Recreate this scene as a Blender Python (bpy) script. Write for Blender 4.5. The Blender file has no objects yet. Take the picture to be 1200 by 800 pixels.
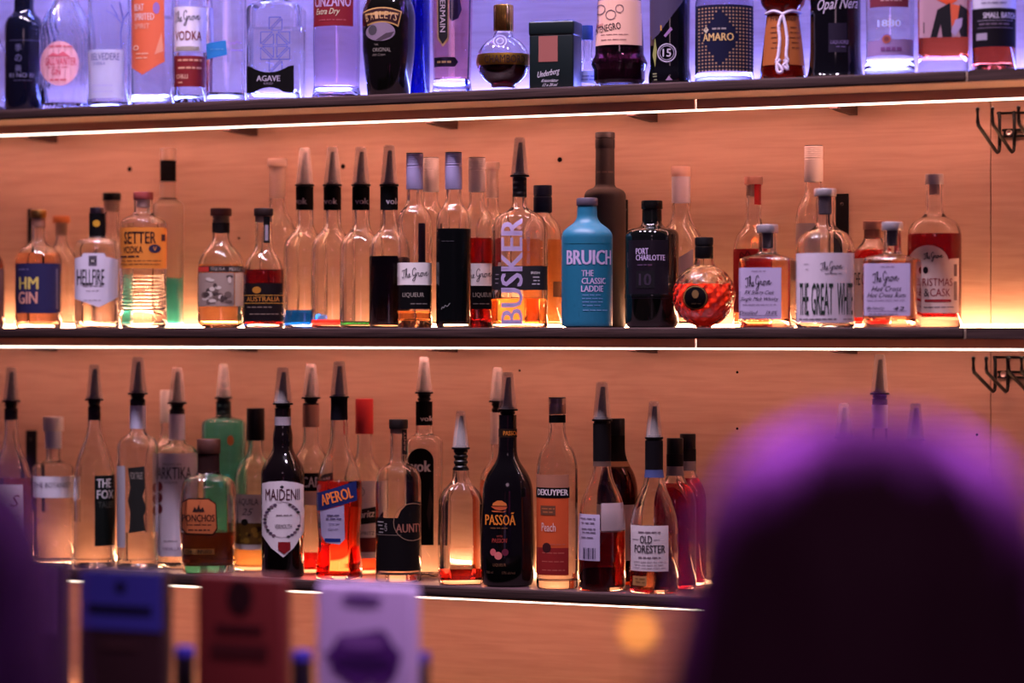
import bpy, bmesh, math, random
from math import sin, cos, asin, pi, radians, sqrt, atan2
from mathutils import Vector, Matrix
random.seed(7)
SC = bpy.context.scene
COL = SC.collection

# ------------------------------------------------------------------ camera
FPX = 3333.0                      # 100 mm lens, image 1200 px wide
PSI = radians(25.8)               # the bar wall is seen at an angle, right end nearer
FRONT = -0.26                     # front edge of the shelves (wall surface is y = 0)
DIST = 4.9
HOR = 388.0
EYE = 1.62
FW = Vector((-sin(PSI), cos(PSI), 0)); RT = Vector((cos(PSI), sin(PSI), 0))
CAM = Vector((DIST * sin(PSI), FRONT - DIST * cos(PSI), EYE))
cd = bpy.data.cameras.new('camera'); cam = bpy.data.objects.new('camera', cd); COL.objects.link(cam)
cd.sensor_width = 36; cd.lens = FPX / 1200 * 36; cd.shift_y = (HOR - 400) / 1200
cam.location = CAM; cam.rotation_euler = (pi / 2, 0, PSI)
cd.dof.use_dof = True; cd.dof.focus_distance = 4.93; cd.dof.aperture_fstop = 1.9
cd.clip_start = .05
SC.camera = cam

# ------------------------------------------------------------------ light
SC.view_settings.view_transform = 'Standard'; SC.view_settings.look = 'None'
SC.view_settings.gamma = 1; SC.view_settings.use_curve_mapping = False
SC.view_settings.exposure = 0.0
w = bpy.data.worlds.new('room_glow'); SC.world = w; w.use_nodes = True
bg = w.node_tree.nodes['Background']; bg.inputs[0].default_value = (.33, .13, .36, 1); bg.inputs[1].default_value = .11

def area(name, loc, target, size, power, col, spread=pi):
    l = bpy.data.lights.new(name, 'AREA'); l.shape = 'DISK'; l.size = size; l.energy = power; l.color = col; l.spread = spread
    o = bpy.data.objects.new(name, l); COL.objects.link(o); o.location = loc
    o.rotation_euler = (Vector(target) - Vector(loc)).to_track_quat('-Z', 'Y').to_euler(); return o
# violet ceiling spots over the bar and over the guests
for k in range(4):
    area('ceiling_spot_violet', (-1.05 + .7 * k, -1.0, 4.0), (-1.05 + .7 * k, -.25, 1.5), .25, 21, (.93, .74, 1.0), radians(120))
# purple spots above the guests, then two added fills, for the taps and the hair
area('ceiling_spot_purple', tuple(CAM + FW * 3.0 + RT * (-0.0900 * 3.0) + Vector((0, 0, 2.5-EYE))), tuple(CAM + FW * 1.7 + RT * (0.1200 * 1.7) + Vector((0, 0, 1.4-EYE))), .2, 2.7, (.58, .09, .88), radians(38))
area('ceiling_spot_purple', tuple(CAM + FW * 2.9 + RT * (0.3900 * 2.9) + Vector((0, 0, 2.5-EYE))), tuple(CAM + FW * 1.7 + RT * (0.1350 * 1.7) + Vector((0, 0, 1.4-EYE))), .2, 2.7, (.58, .09, .88), radians(38))
area('taps_fill', tuple(CAM + FW * 2.5 + RT * (0.0150 * 2.5) + Vector((0, 0, 3.0-EYE))), tuple(CAM + FW * 3.25 + RT * (-0.0900 * 3.25) + Vector((0, 0, 1.25-EYE))), .2, 1.8, (.92, .62, 1.0), radians(40))  # added fill that brightens the tap badges, not a known fixture
area('hair_fill', tuple(CAM + FW * -1.2 + RT * (0.0600 * -1.2) + Vector((0, 0, 2.9-EYE))), tuple(CAM + FW * 1.7 + RT * (0.0900 * 1.7) + Vector((0, 0, 1.2-EYE))), .8, 4.5, (1.0, .60, .82))  # added weak fill behind the camera, lifts the dark back of the hair
LED_WARM = (1.0, .50, .27); LED_BLUE = (.14, .185, 1.0); LED_LINE = (1.0, .405, .35)
LED_WARM_E, LED_LOW_E, LED_BLUE_E, LED_LINE_E, LED_LINE_LOW_E, LED_LINE_BLUE_E = 38, 26, 90, 52, 36, 400
try:
    SC.cycles.max_bounces = 24; SC.cycles.transmission_bounces = 24; SC.cycles.transparent_max_bounces = 16
    SC.cycles.diffuse_bounces = 3; SC.cycles.glossy_bounces = 6; SC.cycles.use_denoising = True
    SC.cycles.sample_clamp_indirect = 25.0
except Exception: pass

# ------------------------------------------------------------------ helpers
def lin(c):
    return tuple(((x / 255) / 12.92 if x <= 10 else ((x / 255 + .055) / 1.055) ** 2.4) for x in c)
MATS = {}
def pmat(key, rgb=(200, 200, 200), rough=.5, metal=0., trans=0., ior=1.5, alpha=1., spec=None, sheen=0, coat=0):
    k = (key, rgb, rough, metal, trans, alpha)
    if k in MATS: return MATS[k]
    m = bpy.data.materials.new(key); m.use_nodes = True
    b = m.node_tree.nodes['Principled BSDF']
    b.inputs['Base Color'].default_value = (*lin(rgb), 1); b.inputs['Roughness'].default_value = rough
    b.inputs['Metallic'].default_value = metal; b.inputs['Transmission Weight'].default_value = trans
    b.inputs['IOR'].default_value = ior; b.inputs['Alpha'].default_value = alpha
    if spec is not None: b.inputs['Specular IOR Level'].default_value = spec
    if coat: b.inputs['Coat Weight'].default_value = coat
    MATS[k] = m; return m
def emit(key, rgb, e):
    m = bpy.data.materials.new(key); m.use_nodes = True; nt = m.node_tree; nt.nodes.clear()
    o = nt.nodes.new('ShaderNodeOutputMaterial'); s = nt.nodes.new('ShaderNodeEmission')
    s.inputs[0].default_value = (*rgb, 1); s.inputs[1].default_value = e
    nt.links.new(s.outputs[0], o.inputs[0]); return m
def glass(rgb=(255, 255, 255), rough=0.): return pmat('glass', rgb, rough, 0, 1., 1.48)
def liquid(rgb): return pmat('liquid', rgb, 0., 0, 1., 1.34)
def paper(rgb): return pmat('paper', rgb, .65, spec=.2 if max(rgb) > 60 else .06)
def ink(rgb): return pmat('ink', rgb, .6, spec=.2)
def gloss(rgb, r=.25): return pmat('gloss', rgb, r, spec=.3)
def metal(rgb, r=.3): return pmat('metal', rgb, r, 1.)
COVER = pmat('dust_cover_plastic', (245, 234, 230), .2, 0, 0, 1.45, .2)
BLACKP = pmat('black_plastic', (9, 8, 9), .35, spec=.25)
SPOUT = pmat('spout', (16, 15, 17), .35)

def link(o, parent=None):
    COL.objects.link(o)
    if parent is not None: o.parent = parent
    return o
def mesh_obj(name, verts, faces, mat, parent=None, smooth=True, angle=38, midx=None, mats=None):
    me = bpy.data.meshes.new(name); me.from_pydata(verts, [], faces)
    for m in (mats or [mat]): me.materials.append(m)
    if midx: me.polygons.foreach_set('material_index', midx)
    if smooth:
        me.polygons.foreach_set('use_smooth', [True] * len(me.polygons))
        me.set_sharp_from_angle(angle=radians(angle))
    me.update()
    return link(bpy.data.objects.new(name, me), parent)
def bm_obj(name, bm, mat, parent=None, smooth=False, angle=38):
    me = bpy.data.meshes.new(name); bm.to_mesh(me); bm.free(); me.materials.append(mat)
    if smooth:
        me.polygons.foreach_set('use_smooth', [True] * len(me.polygons)); me.set_sharp_from_angle(angle=radians(angle))
    return link(bpy.data.objects.new(name, me), parent)
def box_bm(x0, x1, y0, y1, z0, z1, bev=0, bm=None, seg=2):
    own = bm is None
    bm = bm or bmesh.new()
    r = bmesh.ops.create_cube(bm, size=1)
    for v in r['verts']:
        v.co = Vector((x0 + (v.co.x + .5) * (x1 - x0), y0 + (v.co.y + .5) * (y1 - y0), z0 + (v.co.z + .5) * (z1 - z0)))
    if bev:
        es = list({e for v in r['verts'] for e in v.link_edges})
        bmesh.ops.bevel(bm, geom=es, offset=bev, segments=seg, affect='EDGES', profile=.5)
    return bm
def strip_bm(x0, x1, y0, y1, z0, z1, n=44):
    bm = bmesh.new(); R = []
    for i in range(n + 1):
        x = x0 + (x1 - x0) * i / n; R.append([bm.verts.new((x, y, z)) for y, z in ((y0, z0), (y1, z0), (y1, z1), (y0, z1))])
    for a, b in zip(R, R[1:]):
        for k in range(4): bm.faces.new((a[k], a[(k + 1) % 4], b[(k + 1) % 4], b[k]))
    bm.faces.new(R[0][::-1]); bm.faces.new(R[-1])
    bmesh.ops.recalc_face_normals(bm, faces=bm.faces[:]); return bm
def lathe(rings, n=32, close0=True, close1=True):
    """rings: list of (r or (a,b,p), z [,ox,oy]) -> verts, faces"""
    V = []; F = []
    for R in rings:
        r, z = R[0], R[1]; ox, oy = (R[2], R[3]) if len(R) > 2 else (0, 0)
        a, b, p = r if isinstance(r, tuple) else (r, r, 2)
        for j in range(n):
            t = 2 * pi * (j + .5) / n; c, s = cos(t), sin(t)
            if p > 2.01:
                c = math.copysign(abs(c) ** (2 / p), c); s = math.copysign(abs(s) ** (2 / p), s)
            V.append((a * c + ox, b * s + oy, z))
    for i in range(len(rings) - 1):
        for j in range(n):
            k = (j + 1) % n
            F.append((i * n + j, i * n + k, (i + 1) * n + k, (i + 1) * n + j))
    if close0: F.append(tuple(range(n - 1, -1, -1)))
    if close1: F.append(tuple((len(rings) - 1) * n + j for j in range(n)))
    return V, F
def tube(pts, r, n=8, cap=True):
    V = []; F = []; pts = [Vector(p) for p in pts]
    up = Vector((0, 0, 1))
    for i, p in enumerate(pts):
        d = (pts[min(i + 1, len(pts) - 1)] - pts[max(i - 1, 0)]).normalized()
        a = d.cross(up)
        if a.length < 1e-3: a = d.cross(Vector((1, 0, 0)))
        a.normalize(); b = d.cross(a)
        for j in range(n):
            t = 2 * pi * j / n; V.append(tuple(p + (a * cos(t) + b * sin(t)) * r))
    for i in range(len(pts) - 1):
        for j in range(n):
            k = (j + 1) % n; F.append((i * n + j, i * n + k, (i + 1) * n + k, (i + 1) * n + j))
    if cap: F.append(tuple(range(n - 1, -1, -1))); F.append(tuple((len(pts) - 1) * n + j for j in range(n)))
    return V, F
def tag(o, label=None, cat=None, group=None, kind=None):
    if label: o['label'] = label
    if cat: o['category'] = cat
    if group: o['group'] = group
    if kind: o['kind'] = kind
    return o
def empty(name, loc, rz=0):
    o = bpy.data.objects.new(name, None); COL.objects.link(o); o.location = loc; o.rotation_euler = (0, 0, rz)
    o.empty_display_size = .03; return o
def on_plane(u, y):
    """world x and depth where the sight line of column u meets the plane y"""
    d = FW + RT * ((u - 600) / FPX); t = (y - CAM.y) / d.y
    return CAM.x + t * d.x, t
def zat(v, t): return EYE + (HOR - v) / FPX * t

# ------------------------------------------------------------------ setting
def plywood():
    m = bpy.data.materials.new('plywood'); m.use_nodes = True; nt = m.node_tree; N = nt.nodes; L = nt.links
    b = N['Principled BSDF']; b.inputs['Roughness'].default_value = .55
    tc = N.new('ShaderNodeTexCoord'); mp = N.new('ShaderNodeMapping'); mp.inputs['Scale'].default_value = (1.3, 1, 22)
    L.new(tc.outputs['Object'], mp.inputs[0])
    n1 = N.new('ShaderNodeTexNoise'); n1.inputs['Scale'].default_value = 5; n1.inputs['Detail'].default_value = 6
    n1.inputs['Distortion'].default_value = .6; L.new(mp.outputs[0], n1.inputs[0])
    mp2 = N.new('ShaderNodeMapping'); mp2.inputs['Scale'].default_value = (.8, 1, 4.5); L.new(tc.outputs['Object'], mp2.inputs[0])
    n2 = N.new('ShaderNodeTexNoise'); n2.inputs['Scale'].default_value = 2.2; n2.inputs['Detail'].default_value = 3; n2.inputs['Distortion'].default_value = 1.5
    L.new(mp2.outputs[0], n2.inputs[0])
    wv = N.new('ShaderNodeMath'); wv.operation = 'MULTIPLY'; wv.inputs[1].default_value = 26; L.new(n2.outputs[0], wv.inputs[0])
    sn = N.new('ShaderNodeMath'); sn.operation = 'SINE'; L.new(wv.outputs[0], sn.inputs[0])
    pw = N.new('ShaderNodeMath'); pw.operation = 'MULTIPLY_ADD'; pw.inputs[1].default_value = .085; L.new(sn.outputs[0], pw.inputs[0]); L.new(n1.outputs[0], pw.inputs[2])
    r = N.new('ShaderNodeValToRGB'); L.new(pw.outputs[0], r.inputs[0])
    r.color_ramp.elements[0].position = .25; r.color_ramp.elements[0].color = (.545, .315, .215, 1)
    r.color_ramp.elements[1].position = .65; r.color_ramp.elements[1].color = (.63, .385, .265, 1)
    L.new(r.outputs[0], b.inputs['Base Color'])
    bp = N.new('ShaderNodeBump'); bp.inputs['Strength'].default_value = .08; bp.inputs['Distance'].default_value = .002
    L.new(n1.outputs[0], bp.inputs['Height']); L.new(bp.outputs[0], b.inputs['Normal'])
    return m
PLY = plywood()
def dark_wood():
    m = bpy.data.materials.new('dark_edge_wood'); m.use_nodes = True; nt = m.node_tree; N = nt.nodes; L = nt.links
    b = N['Principled BSDF']; b.inputs['Roughness'].default_value = .7; b.inputs['Specular IOR Level'].default_value = .2
    tc = N.new('ShaderNodeTexCoord'); mp = N.new('ShaderNodeMapping'); mp.inputs['Scale'].default_value = (3, 1, 160)
    n1 = N.new('ShaderNodeTexNoise'); n1.inputs['Scale'].default_value = 3; n1.inputs['Detail'].default_value = 4
    L.new(tc.outputs['Object'], mp.inputs[0]); L.new(mp.outputs[0], n1.inputs[0])
    r = N.new('ShaderNodeValToRGB'); L.new(n1.outputs[0], r.inputs[0])
    r.color_ramp.elements[0].position = .35; r.color_ramp.elements[0].color = (.026, .012, .011, 1)
    r.color_ramp.elements[1].position = .7; r.color_ramp.elements[1].color = (.075, .038, .034, 1)
    L.new(r.outputs[0], b.inputs['Base Color']); return m
DARKW = dark_wood()
XL, XR = -1.35, 1.45
xs, _ = on_plane(1161, 0)
wall = tag(empty('wall_back', (0, 0, 0)), kind='structure')
for a0, a1 in ((XL - 1.2, xs - .0007), (xs + .0007, XR + 1.2)):
    bm_obj('panel', box_bm(a0, a1, 0, .018, 0, 3.1, .0006), PLY, wall)
bm_obj('backing', box_bm(XL - 1.2, XR + 1.2, .0185, .05, 0, 3.1), pmat('backing', (20, 12, 10), .9), wall)
tag(bm_obj('floor', box_bm(-4, 5.5, -7.5, .05, -.05, 0), pmat('floor_dark', (40, 30, 32), .5)), kind='structure')
# screw holes and small nicks in the panels
holes = [(152, 198, 3), (402, 195, 3), (656, 187, 3), (280, 279, 1.6), (864, 436, 1.6), (864, 502, 1.6), (1145, 509, 1.6), (457, 496, 1.3), (609, 434, 1.4)]
for u, v, r in holes:
    x, t = on_plane(u, 0); s = t / FPX
    Vv, Ff = lathe([(r * s, 0), (r * s, .0004), (r * s * .7, .0006)], 14, True, True)
    o = mesh_obj('screw_hole', Vv, Ff, pmat('hole', (20, 9, 8), .9, spec=.1), wall); o.location = (x, 0, zat(v, t)); o.rotation_euler = (pi / 2, 0, 0)
# black slotted metal uprights screwed to the panels
for u, v0, v1, wd in ((987.5, 227, 300, 14), (35.5, 245, 330, 4.5), (37.5, 504, 600, 13), (733.5, 234, 380, 5)):
    x, t = on_plane(u, 0); s = t / FPX
    e = empty('wall_bracket', (x, 0, zat(v1, t)))
    h = (v1 - v0) * s; hw = wd / 2 * s / cos(PSI)
    bm_obj('plate', box_bm(-hw, hw, -.004, 0, 0, h, .0008), pmat('black_metal', (16, 14, 15), .45, .4), e)
    Vv, Ff = lathe([(.0032, 0), (.0032, .0015), (.002, .0022)], 12); o = mesh_obj('screw', Vv, Ff, metal((90, 80, 75)), e); o.location = (0, -.004, h - .018); o.rotation_euler = (pi / 2, 0, 0)
    tag(e, {987.5: 'black metal bracket plate on the plywood wall behind the bottle with tall green lettering',
            35.5: 'thin black metal bracket on the wall behind the navy-labelled gin bottle',
            37.5: 'black metal bracket plate on the wall behind the white-capped square gin, bottom shelf',
            733.5: 'thin black metal bracket on the wall right of the tall matte brown bottle'}[u], 'bracket')

ZTOP, ZMID, ZLOW = 2.037, 1.626, 1.176
SHELF = {}
LEDW = emit('led_warm', LED_WARM, LED_WARM_E); LEDLOW = emit('led_warm_low', LED_WARM, LED_LOW_E); LEDB = emit('led_blue', LED_BLUE, LED_BLUE_E); LEDL = emit('led_line', LED_LINE, LED_LINE_E); LEDL2 = emit('led_line_low', LED_LINE, LED_LINE_LOW_E); LEDLB = emit('led_line_blue', LED_BLUE, LED_LINE_BLUE_E)
LIPW = emit('diffuser_warm', (1.0, .84, .70), 4.0); LIPB = emit('diffuser_blue', (.4, .4, 1.0), 2.6)
BATTEN = pmat('batten_brown', (205, 152, 142), .6)
LAMIN = pmat('dark_laminate', (92, 66, 70), .35)
UNDER = pmat('shelf_underside', (236, 206, 178), .6)
def shelf(z, led, line, lip, label, joint_u, strip=True):
    e = empty('wall_shelf', (0, 0, z)); th = .018
    xj = on_plane(joint_u, FRONT)[0]
    for x0, x1 in ((XL, xj - .0006), (xj + .0006, XR)):
        bm_obj('board', box_bm(x0, x1, FRONT + .004, -.0005, -th, -.0012, .0006), UNDER, e)
        bm_obj('top_laminate', box_bm(x0, x1, FRONT + .004, -.0005, -.0011, 0), LAMIN, e)
    # dark edge lipping; the left piece stands a little proud and is rounded at its end
    bm_obj('edge_lipping', box_bm(XL, xj - .001, FRONT - .003, FRONT + .0035, -th - .0005, .0004, .0035, seg=3), DARKW, e, True)
    bm_obj('edge_lipping', box_bm(xj + .001, XR, FRONT, FRONT + .0035, -th, .0002, .0006), DARKW, e)
    for k in range(1):
        xb = on_plane(816, -.12)[0]
        for x0, x1 in ((XL, xb - .0016), (xb + .0016, XR)):
            bm_obj('batten', box_bm(x0, x1, -.124, -.116, -th - .0165, -th, .0006), BATTEN, e)
    bm_obj('diffuser_lip', strip_bm(XL, XR, -.1158, -.1140, -th - .0198, -th - .003), lip, e)
    bm_obj('led_line', strip_bm(XL, XR, -.1132, -.1072, -th - .0163, -th - .003), line, e)
    bm_obj('led_channel', box_bm(XL, XR, -.1070, -.1055, -th - .0151, -th), metal((150, 140, 135), .4), e)
    if strip:
        bm_obj('led_tape', strip_bm(XL, XR, -.026, -.014, 0.0002, .006), led, e)
    # small wooden support wedges between wall and batten
    for k in range(-3, 8):
        x, t = on_plane(43 + 236 * k, -.06)
        bm = bmesh.new()
        pr = [(-.105, -th), (-.105, -th - .0222), (-.075, -th - .0245), (-.0005, -th - .027), (-.0005, -th)]
        a = [bm.verts.new((x - .007, y, q)) for y, q in pr]; b2 = [bm.verts.new((x + .007, y, q)) for y, q in pr]
        bm.faces.new(a); bm.faces.new(b2[::-1])
        for i in range(len(pr)):
            j = (i + 1) % len(pr); bm.faces.new((a[j], a[i], b2[i], b2[j]))
        bm_obj('support_wedge', bm, pmat('wedge', (74, 46, 42), .8), e)
    tag(e, label, 'shelf'); return e
shelf(ZTOP + .43, None, LEDLB, LIPB, 'unseen upper wall shelf above the picture, added to carry the blue light line', 1500, False)  # out of view, added to throw blue light on the wall below
shelf(ZTOP, LEDB, LEDL, LIPW, 'top dark-edged wall shelf glowing blue-violet along the wall', 1133)
shelf(ZMID, LEDW, LEDL2, LIPW, 'middle dark-edged wall shelf with a bright light line under it', 1131)
shelf(ZLOW, LEDLOW, LEDL2, LIPW, 'bottom wall shelf carrying pourer bottles, partly behind the dark-haired head', 1400)
# lowest back shelf / counter that lights the panel under the bottom shelf
e = empty('back_counter', (0, 0, .0))
bm_obj('top', box_bm(XL, XR, -.62, -.0005, .86, .90, .003), pmat('counter_dark', (45, 34, 34), .35), e)
bm_obj('body', box_bm(XL, XR, -.58, -.0005, 0, .86), pmat('counter_body', (38, 30, 30), .6), e)
bm_obj('led_tape', strip_bm(XL, XR, -.014, -.004, .9002, .907), LEDLOW, e)
tag(e, 'dark back counter along the plywood wall below the bottom shelf', 'counter')
# ------------------------------------------------------------------ bottle builder
ZS = {'T': ZTOP, 'M': ZMID, 'B': ZLOW}
REG = []
def std(hw, ys, nw, yn, yt, f1=14, f2=9, base=None, fb=3):
    return [(base or hw, None, fb), (hw, ys, f1), (nw, yn, f2), (nw, yt, 0)]
def rect(x0, x1, v0, v1): return [(x0, v0), (x1, v0), (x1, v1), (x0, v1)]
def circ(x, v, r, n=20, ry=None): return [(x + r * cos(2 * pi * i / n), v + (ry or r) * sin(2 * pi * i / n)) for i in range(n)]
GROVE = [[(0, .75), (.08, .9), (.2, .88), (.46, .97)], [(.28, .92), (.22, .5), (.14, .15), (0, .1), (-.05, .25)],
         [(.34, .12), (.5, .6), (.56, 1.0), (.5, 1.02), (.42, .6), (.36, .1), (.44, .4), (.54, .46), (.54, .2), (.6, .1), (.7, .22), (.8, .38), (.76, .48), (.68, .3), (.73, .1), (.88, .2)],
         [(1.42, .8), (1.32, 1.02), (1.12, .8), (1.06, .4), (1.18, .2), (1.32, .35), (1.38, .52), (1.32, .1), (1.16, -.32), (1.0, -.25), (1.16, -.02), (1.46, .24)],
         [(1.46, .24), (1.54, .52), (1.56, .44), (1.66, .46), (1.62, .22), (1.68, .1), (1.78, .22)],
         [(1.94, .46), (1.82, .36), (1.82, .12), (1.92, .08), (2.02, .28), (1.94, .46), (2.08, .42)],
         [(2.12, .46), (2.18, .10), (2.34, .46)],
         [(2.36, .26), (2.5, .34), (2.5, .46), (2.4, .40), (2.38, .16), (2.48, .08), (2.72, .28)]]
def crom(P, k=4):
    out = []
    for i in range(len(P) - 1):
        p0, p1, p2, p3 = P[max(i - 1, 0)], P[i], P[i + 1], P[min(i + 2, len(P) - 1)]
        for j in range(k):
            t = j / k
            out.append(tuple(.5 * (2 * p1[a] + (p2[a] - p0[a]) * t + (2 * p0[a] - 5 * p1[a] + 4 * p2[a] - p3[a]) * t * t + (3 * p1[a] - p0[a] - 3 * p2[a] + p3[a]) * t ** 3) for a in (0, 1)))
    out.append(P[-1]); return out
FONTC = {}
def text_polys(s, bold):
    k = (s, bold)
    if k in FONTC: return FONTC[k]
    c = bpy.data.curves.new('lettering', 'FONT'); c.body = s; c.resolution_u = 2; c.align_x = 'CENTER'
    o = bpy.data.objects.new('lettering', c); me = bpy.data.meshes.new_from_object(o)
    V = [(v.co.x, v.co.y) for v in me.vertices]; F = [tuple(p.vertices) for p in me.polygons]
    bpy.data.objects.remove(o); bpy.data.meshes.remove(me); bpy.data.curves.remove(c)
    if bold and V:   # heavier type: the same glyphs laid twice, a hair apart
        d = bold * 1.3; n0 = len(V)
        V = [(x - d, y) for x, y in V] + [(x + d, y) for x, y in V]; F = F + [tuple(i + n0 for i in f) for f in F]
    if V:
        x0 = min(v[0] for v in V); x1 = max(v[0] for v in V); y0 = min(v[1] for v in V); y1 = max(v[1] for v in V)
        V = [((x - x0) / (x1 - x0) - .5, (y - y0) / (y1 - y0) - .5) for x, y in V]
    FONTC[k] = (V, F); return V, F

class Bot:
    def __init__(s, name, label, cx, Y, sh, pts, p=2., br=1., rot=0, glass_rgb=(255, 255, 255), rough=0., opaque=None, fill=None,
                 th=2.8, bt=5., punt=1.5, mod=None, n=44, cat='bottle', group=None, sub=1):
        s.cx, s.Y = cx, Y; x, t = on_plane(cx, Y); s.s = t / FPX; s.t = t; s.z0 = ZS[sh]; s.p, s.br, s.mod = p, br, mod
        d = CAM - Vector((x, Y, CAM.z)); rz = atan2(d.x, -d.y)
        s.root = empty(name, (x, Y, s.z0), rz + radians(rot)); tag(s.root, label, cat, group)
        s.rot = rot
        P = []
        for hw, v, f in pts:
            P.append((hw * s.s, 0. if v is None else zat(v, t) - s.z0, f * s.s))
        # rounded corners
        Q = []
        for i, (r, z, f) in enumerate(P):
            if i == 0:
                f = min(f * 1., r * .5); Q += [(max(r - f, 1e-4), 0), (r - f * .3, f * .3), (r, f)]; continue
            if i == len(P) - 1 or f <= 0: Q.append((r, z)); continue
            a = Vector((P[i - 1][0], P[i - 1][1])); b = Vector((r, z)); c = Vector((P[i + 1][0], P[i + 1][1]))
            la, lc = (a - b).length, (c - b).length
            d1 = min(f, la * .5); d2 = min(f, lc * .5)
            A = b + (a - b).normalized() * d1; C = b + (c - b).normalized() * d2
            for k in range(8):
                q = k / 7; w_ = A * (1 - q) ** 2 + b * 2 * q * (1 - q) + C * q * q; Q.append((w_.x, w_.y))
        if sub > 1:
            q2 = []
            for i in range(len(Q) - 1):
                for k in range(sub): q2.append((Q[i][0] + (Q[i + 1][0] - Q[i][0]) * k / sub, Q[i][1] + (Q[i + 1][1] - Q[i][1]) * k / sub))
            Q = q2 + [Q[-1]]
        s.Q = Q; s.W = max(q[0] for q in Q); s.nw = Q[-1][0]; s.H = Q[-1][1]
        REG.append((label[:40], x, Y, s.W, s.W * br, sh))
        T = th * s.s; BT = bt * s.s
        if opaque is not None:
            rings = [(s.sec(r), z) for r, z in Q]
            V, F = lathe(rings, n)
            o = mesh_obj('body', V, F, opaque, s.root)
        else:
            rings = [(s.sec(Q[0][0] * .6), punt * s.s)] + [(s.sec(r), z) for r, z in Q]
            inner = [(max(r - T, r * .45), z) for r, z in Q if z > BT * 1.15]
            i0 = inner[0][0] if inner else Q[0][0] * .8
            inn = [(i0 * .35, BT), (i0 * .88, BT), (i0, BT + i0 * .12)] + [q for q in inner if q[1] > BT + i0 * .14]
            s.inn = inn
            rings += [(s.sec(r), z) for r, z in inn[::-1]]
            V, F = lathe(rings, n)
            if mod:
                m_ = []
                no = (len(Q) + 1) * n
                for i, (a, b, c) in enumerate(V):
                    k = mod(atan2(b, a), c / s.H) if i < no else 1
                    m_.append((a * k, b * k, c))
                V = m_
            o = mesh_obj('glass_body', V, F, glass(glass_rgb, rough), s.root)
            if fill: s.fill(*fill, n=n)
        s.body = o; s.cur = None; s.buf = {}; s.bk = 0
    def sec(s, r):
        k = 1. if s.W - s.nw < 1e-5 else max(0., min(1., (r - s.nw) / (s.W - s.nw)))
        k = k ** .6
        p = 2 + (s.p - 2) * k; return (r, r * (s.br * k + 1 - k), p)
    def rad(s, z):
        Q = s.Q
        if z <= Q[0][1]: return Q[0][0]
        for (r0, z0), (r1, z1) in zip(Q, Q[1:]):
            if z0 <= z <= z1 and z1 > z0: return r0 + (r1 - r0) * (z - z0) / (z1 - z0)
        return Q[-1][0]
    def z(s, v): return zat(v, s.t) - s.z0
    def fill(s, v, rgb, n=44, mat=None):
        lv = s.z(v); ov = .3e-3
        R = [(r + ov, z - (ov if i < 2 else 0)) for i, (r, z) in enumerate(s.inn) if z < lv]
        nx = [q for q in s.inn if q[1] >= lv]
        if nx and R:
            (r0, z0), (r1, z1) = R[-1], (nx[0][0] + ov, nx[0][1])
            R.append((r0 + (r1 - r0) * (lv - z0) / max(z1 - z0, 1e-6), lv))
        if len(R) < 2: return
        V, F = lathe([(s.sec(r), z) for r, z in R], n)
        if mat and s.mod: V = [(a * s.mod(atan2(b, a), c / s.H), b * s.mod(atan2(b, a), c / s.H), c) for a, b, c in V]
        mesh_obj('liquid', V, F, mat or liquid(rgb), s.root)
    # -- surface mapping
    def surf(s, x, v, off, theta=None):
        z = s.z(v); r = s.rad(z); a, b, p = s.sec(r); off *= 1e-3
        if p < 2.05 and abs(a - b) < 1e-6:
            if theta is None:
                q = x * s.s / r; theta = math.copysign(radians(102), q) if abs(q) > .985 else asin(max(-1, min(1, q)))
            return ((r + off) * sin(theta), -(r + off) * cos(theta), z)
        X = max(-a * .975, min(a * .975, x * s.s)); q = abs(X / a)
        Y = b * (1 - q ** p) ** (1 / p)
        nx = math.copysign(q ** (p - 1) / a, X); ny = (Y / b) ** (p - 1) / b; l = sqrt(nx * nx + ny * ny) or 1
        return (X + nx / l * off, -(Y + ny / l * off), z)
    def _put(s, V2, F2, off, arc=None, step=3.):
        """flat px geometry (x relative to axis, v) -> cut -> wrapped on the glass"""
        bm = bmesh.new(); vs = [bm.verts.new((x, v, 0)) for x, v in V2]
        for f in F2:
            try: bm.faces.new([vs[i] for i in f])
            except ValueError: pass
        x0 = min(v[0] for v in V2); x1 = max(v[0] for v in V2); y0 = min(v[1] for v in V2); y1 = max(v[1] for v in V2)
        def cut(co, no): bmesh.ops.bisect_plane(bm, geom=bm.verts[:] + bm.edges[:] + bm.faces[:], plane_co=co, plane_no=no, dist=1e-5)
        X = math.ceil(x0 / step) * step
        while X < x1:
            if X > x0 + 1e-3: cut((X, 0, 0), (1, 0, 0))
            X += step
        if y1 - y0 > 14:
            k = int((y1 - y0) / 7)
            for i in range(1, k): cut((0, y0 + (y1 - y0) * i / k, 0), (0, 1, 0))
        bm.verts.index_update(); V = []
        for v in bm.verts:
            if arc is not None and s.p < 2.05:
                r = s.rad(s.z(v.co.y)) / s.s; c = max(-.97, min(.97, arc / r)); th = asin(c) + (v.co.x - arc) / r
                th = max(-1.9, min(1.9, th)); V.append(s.surf(0, v.co.y, off, th))
            else: V.append(s.surf(v.co.x, v.co.y, off))
        F = [tuple(v.index for v in f.verts) for f in bm.faces]; bm.free()
        # front faces outwards
        G = []
        for f in F:
            a, b, c = (Vector(V[i]) for i in f[:3]); n_ = (b - a).cross(c - a); m_ = Vector((a.x, a.y, 0))
            G.append(f if n_.dot(m_) > 0 else f[::-1])
        return V, G
    def label(s, shape, rgb, off=.45, mat=None, name='label'):
        V, F = s._put([(x - s.cx, v) for x, v in shape], [tuple(range(len(shape)))], off)
        s.cur = mesh_obj(name, V, F, mat or paper(rgb), s.root, angle=60); s.off = off + .4
        return s
    def nb(s): s.bk += 1; return s
    def nolabel(s): s.cur = None; return s
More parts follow.
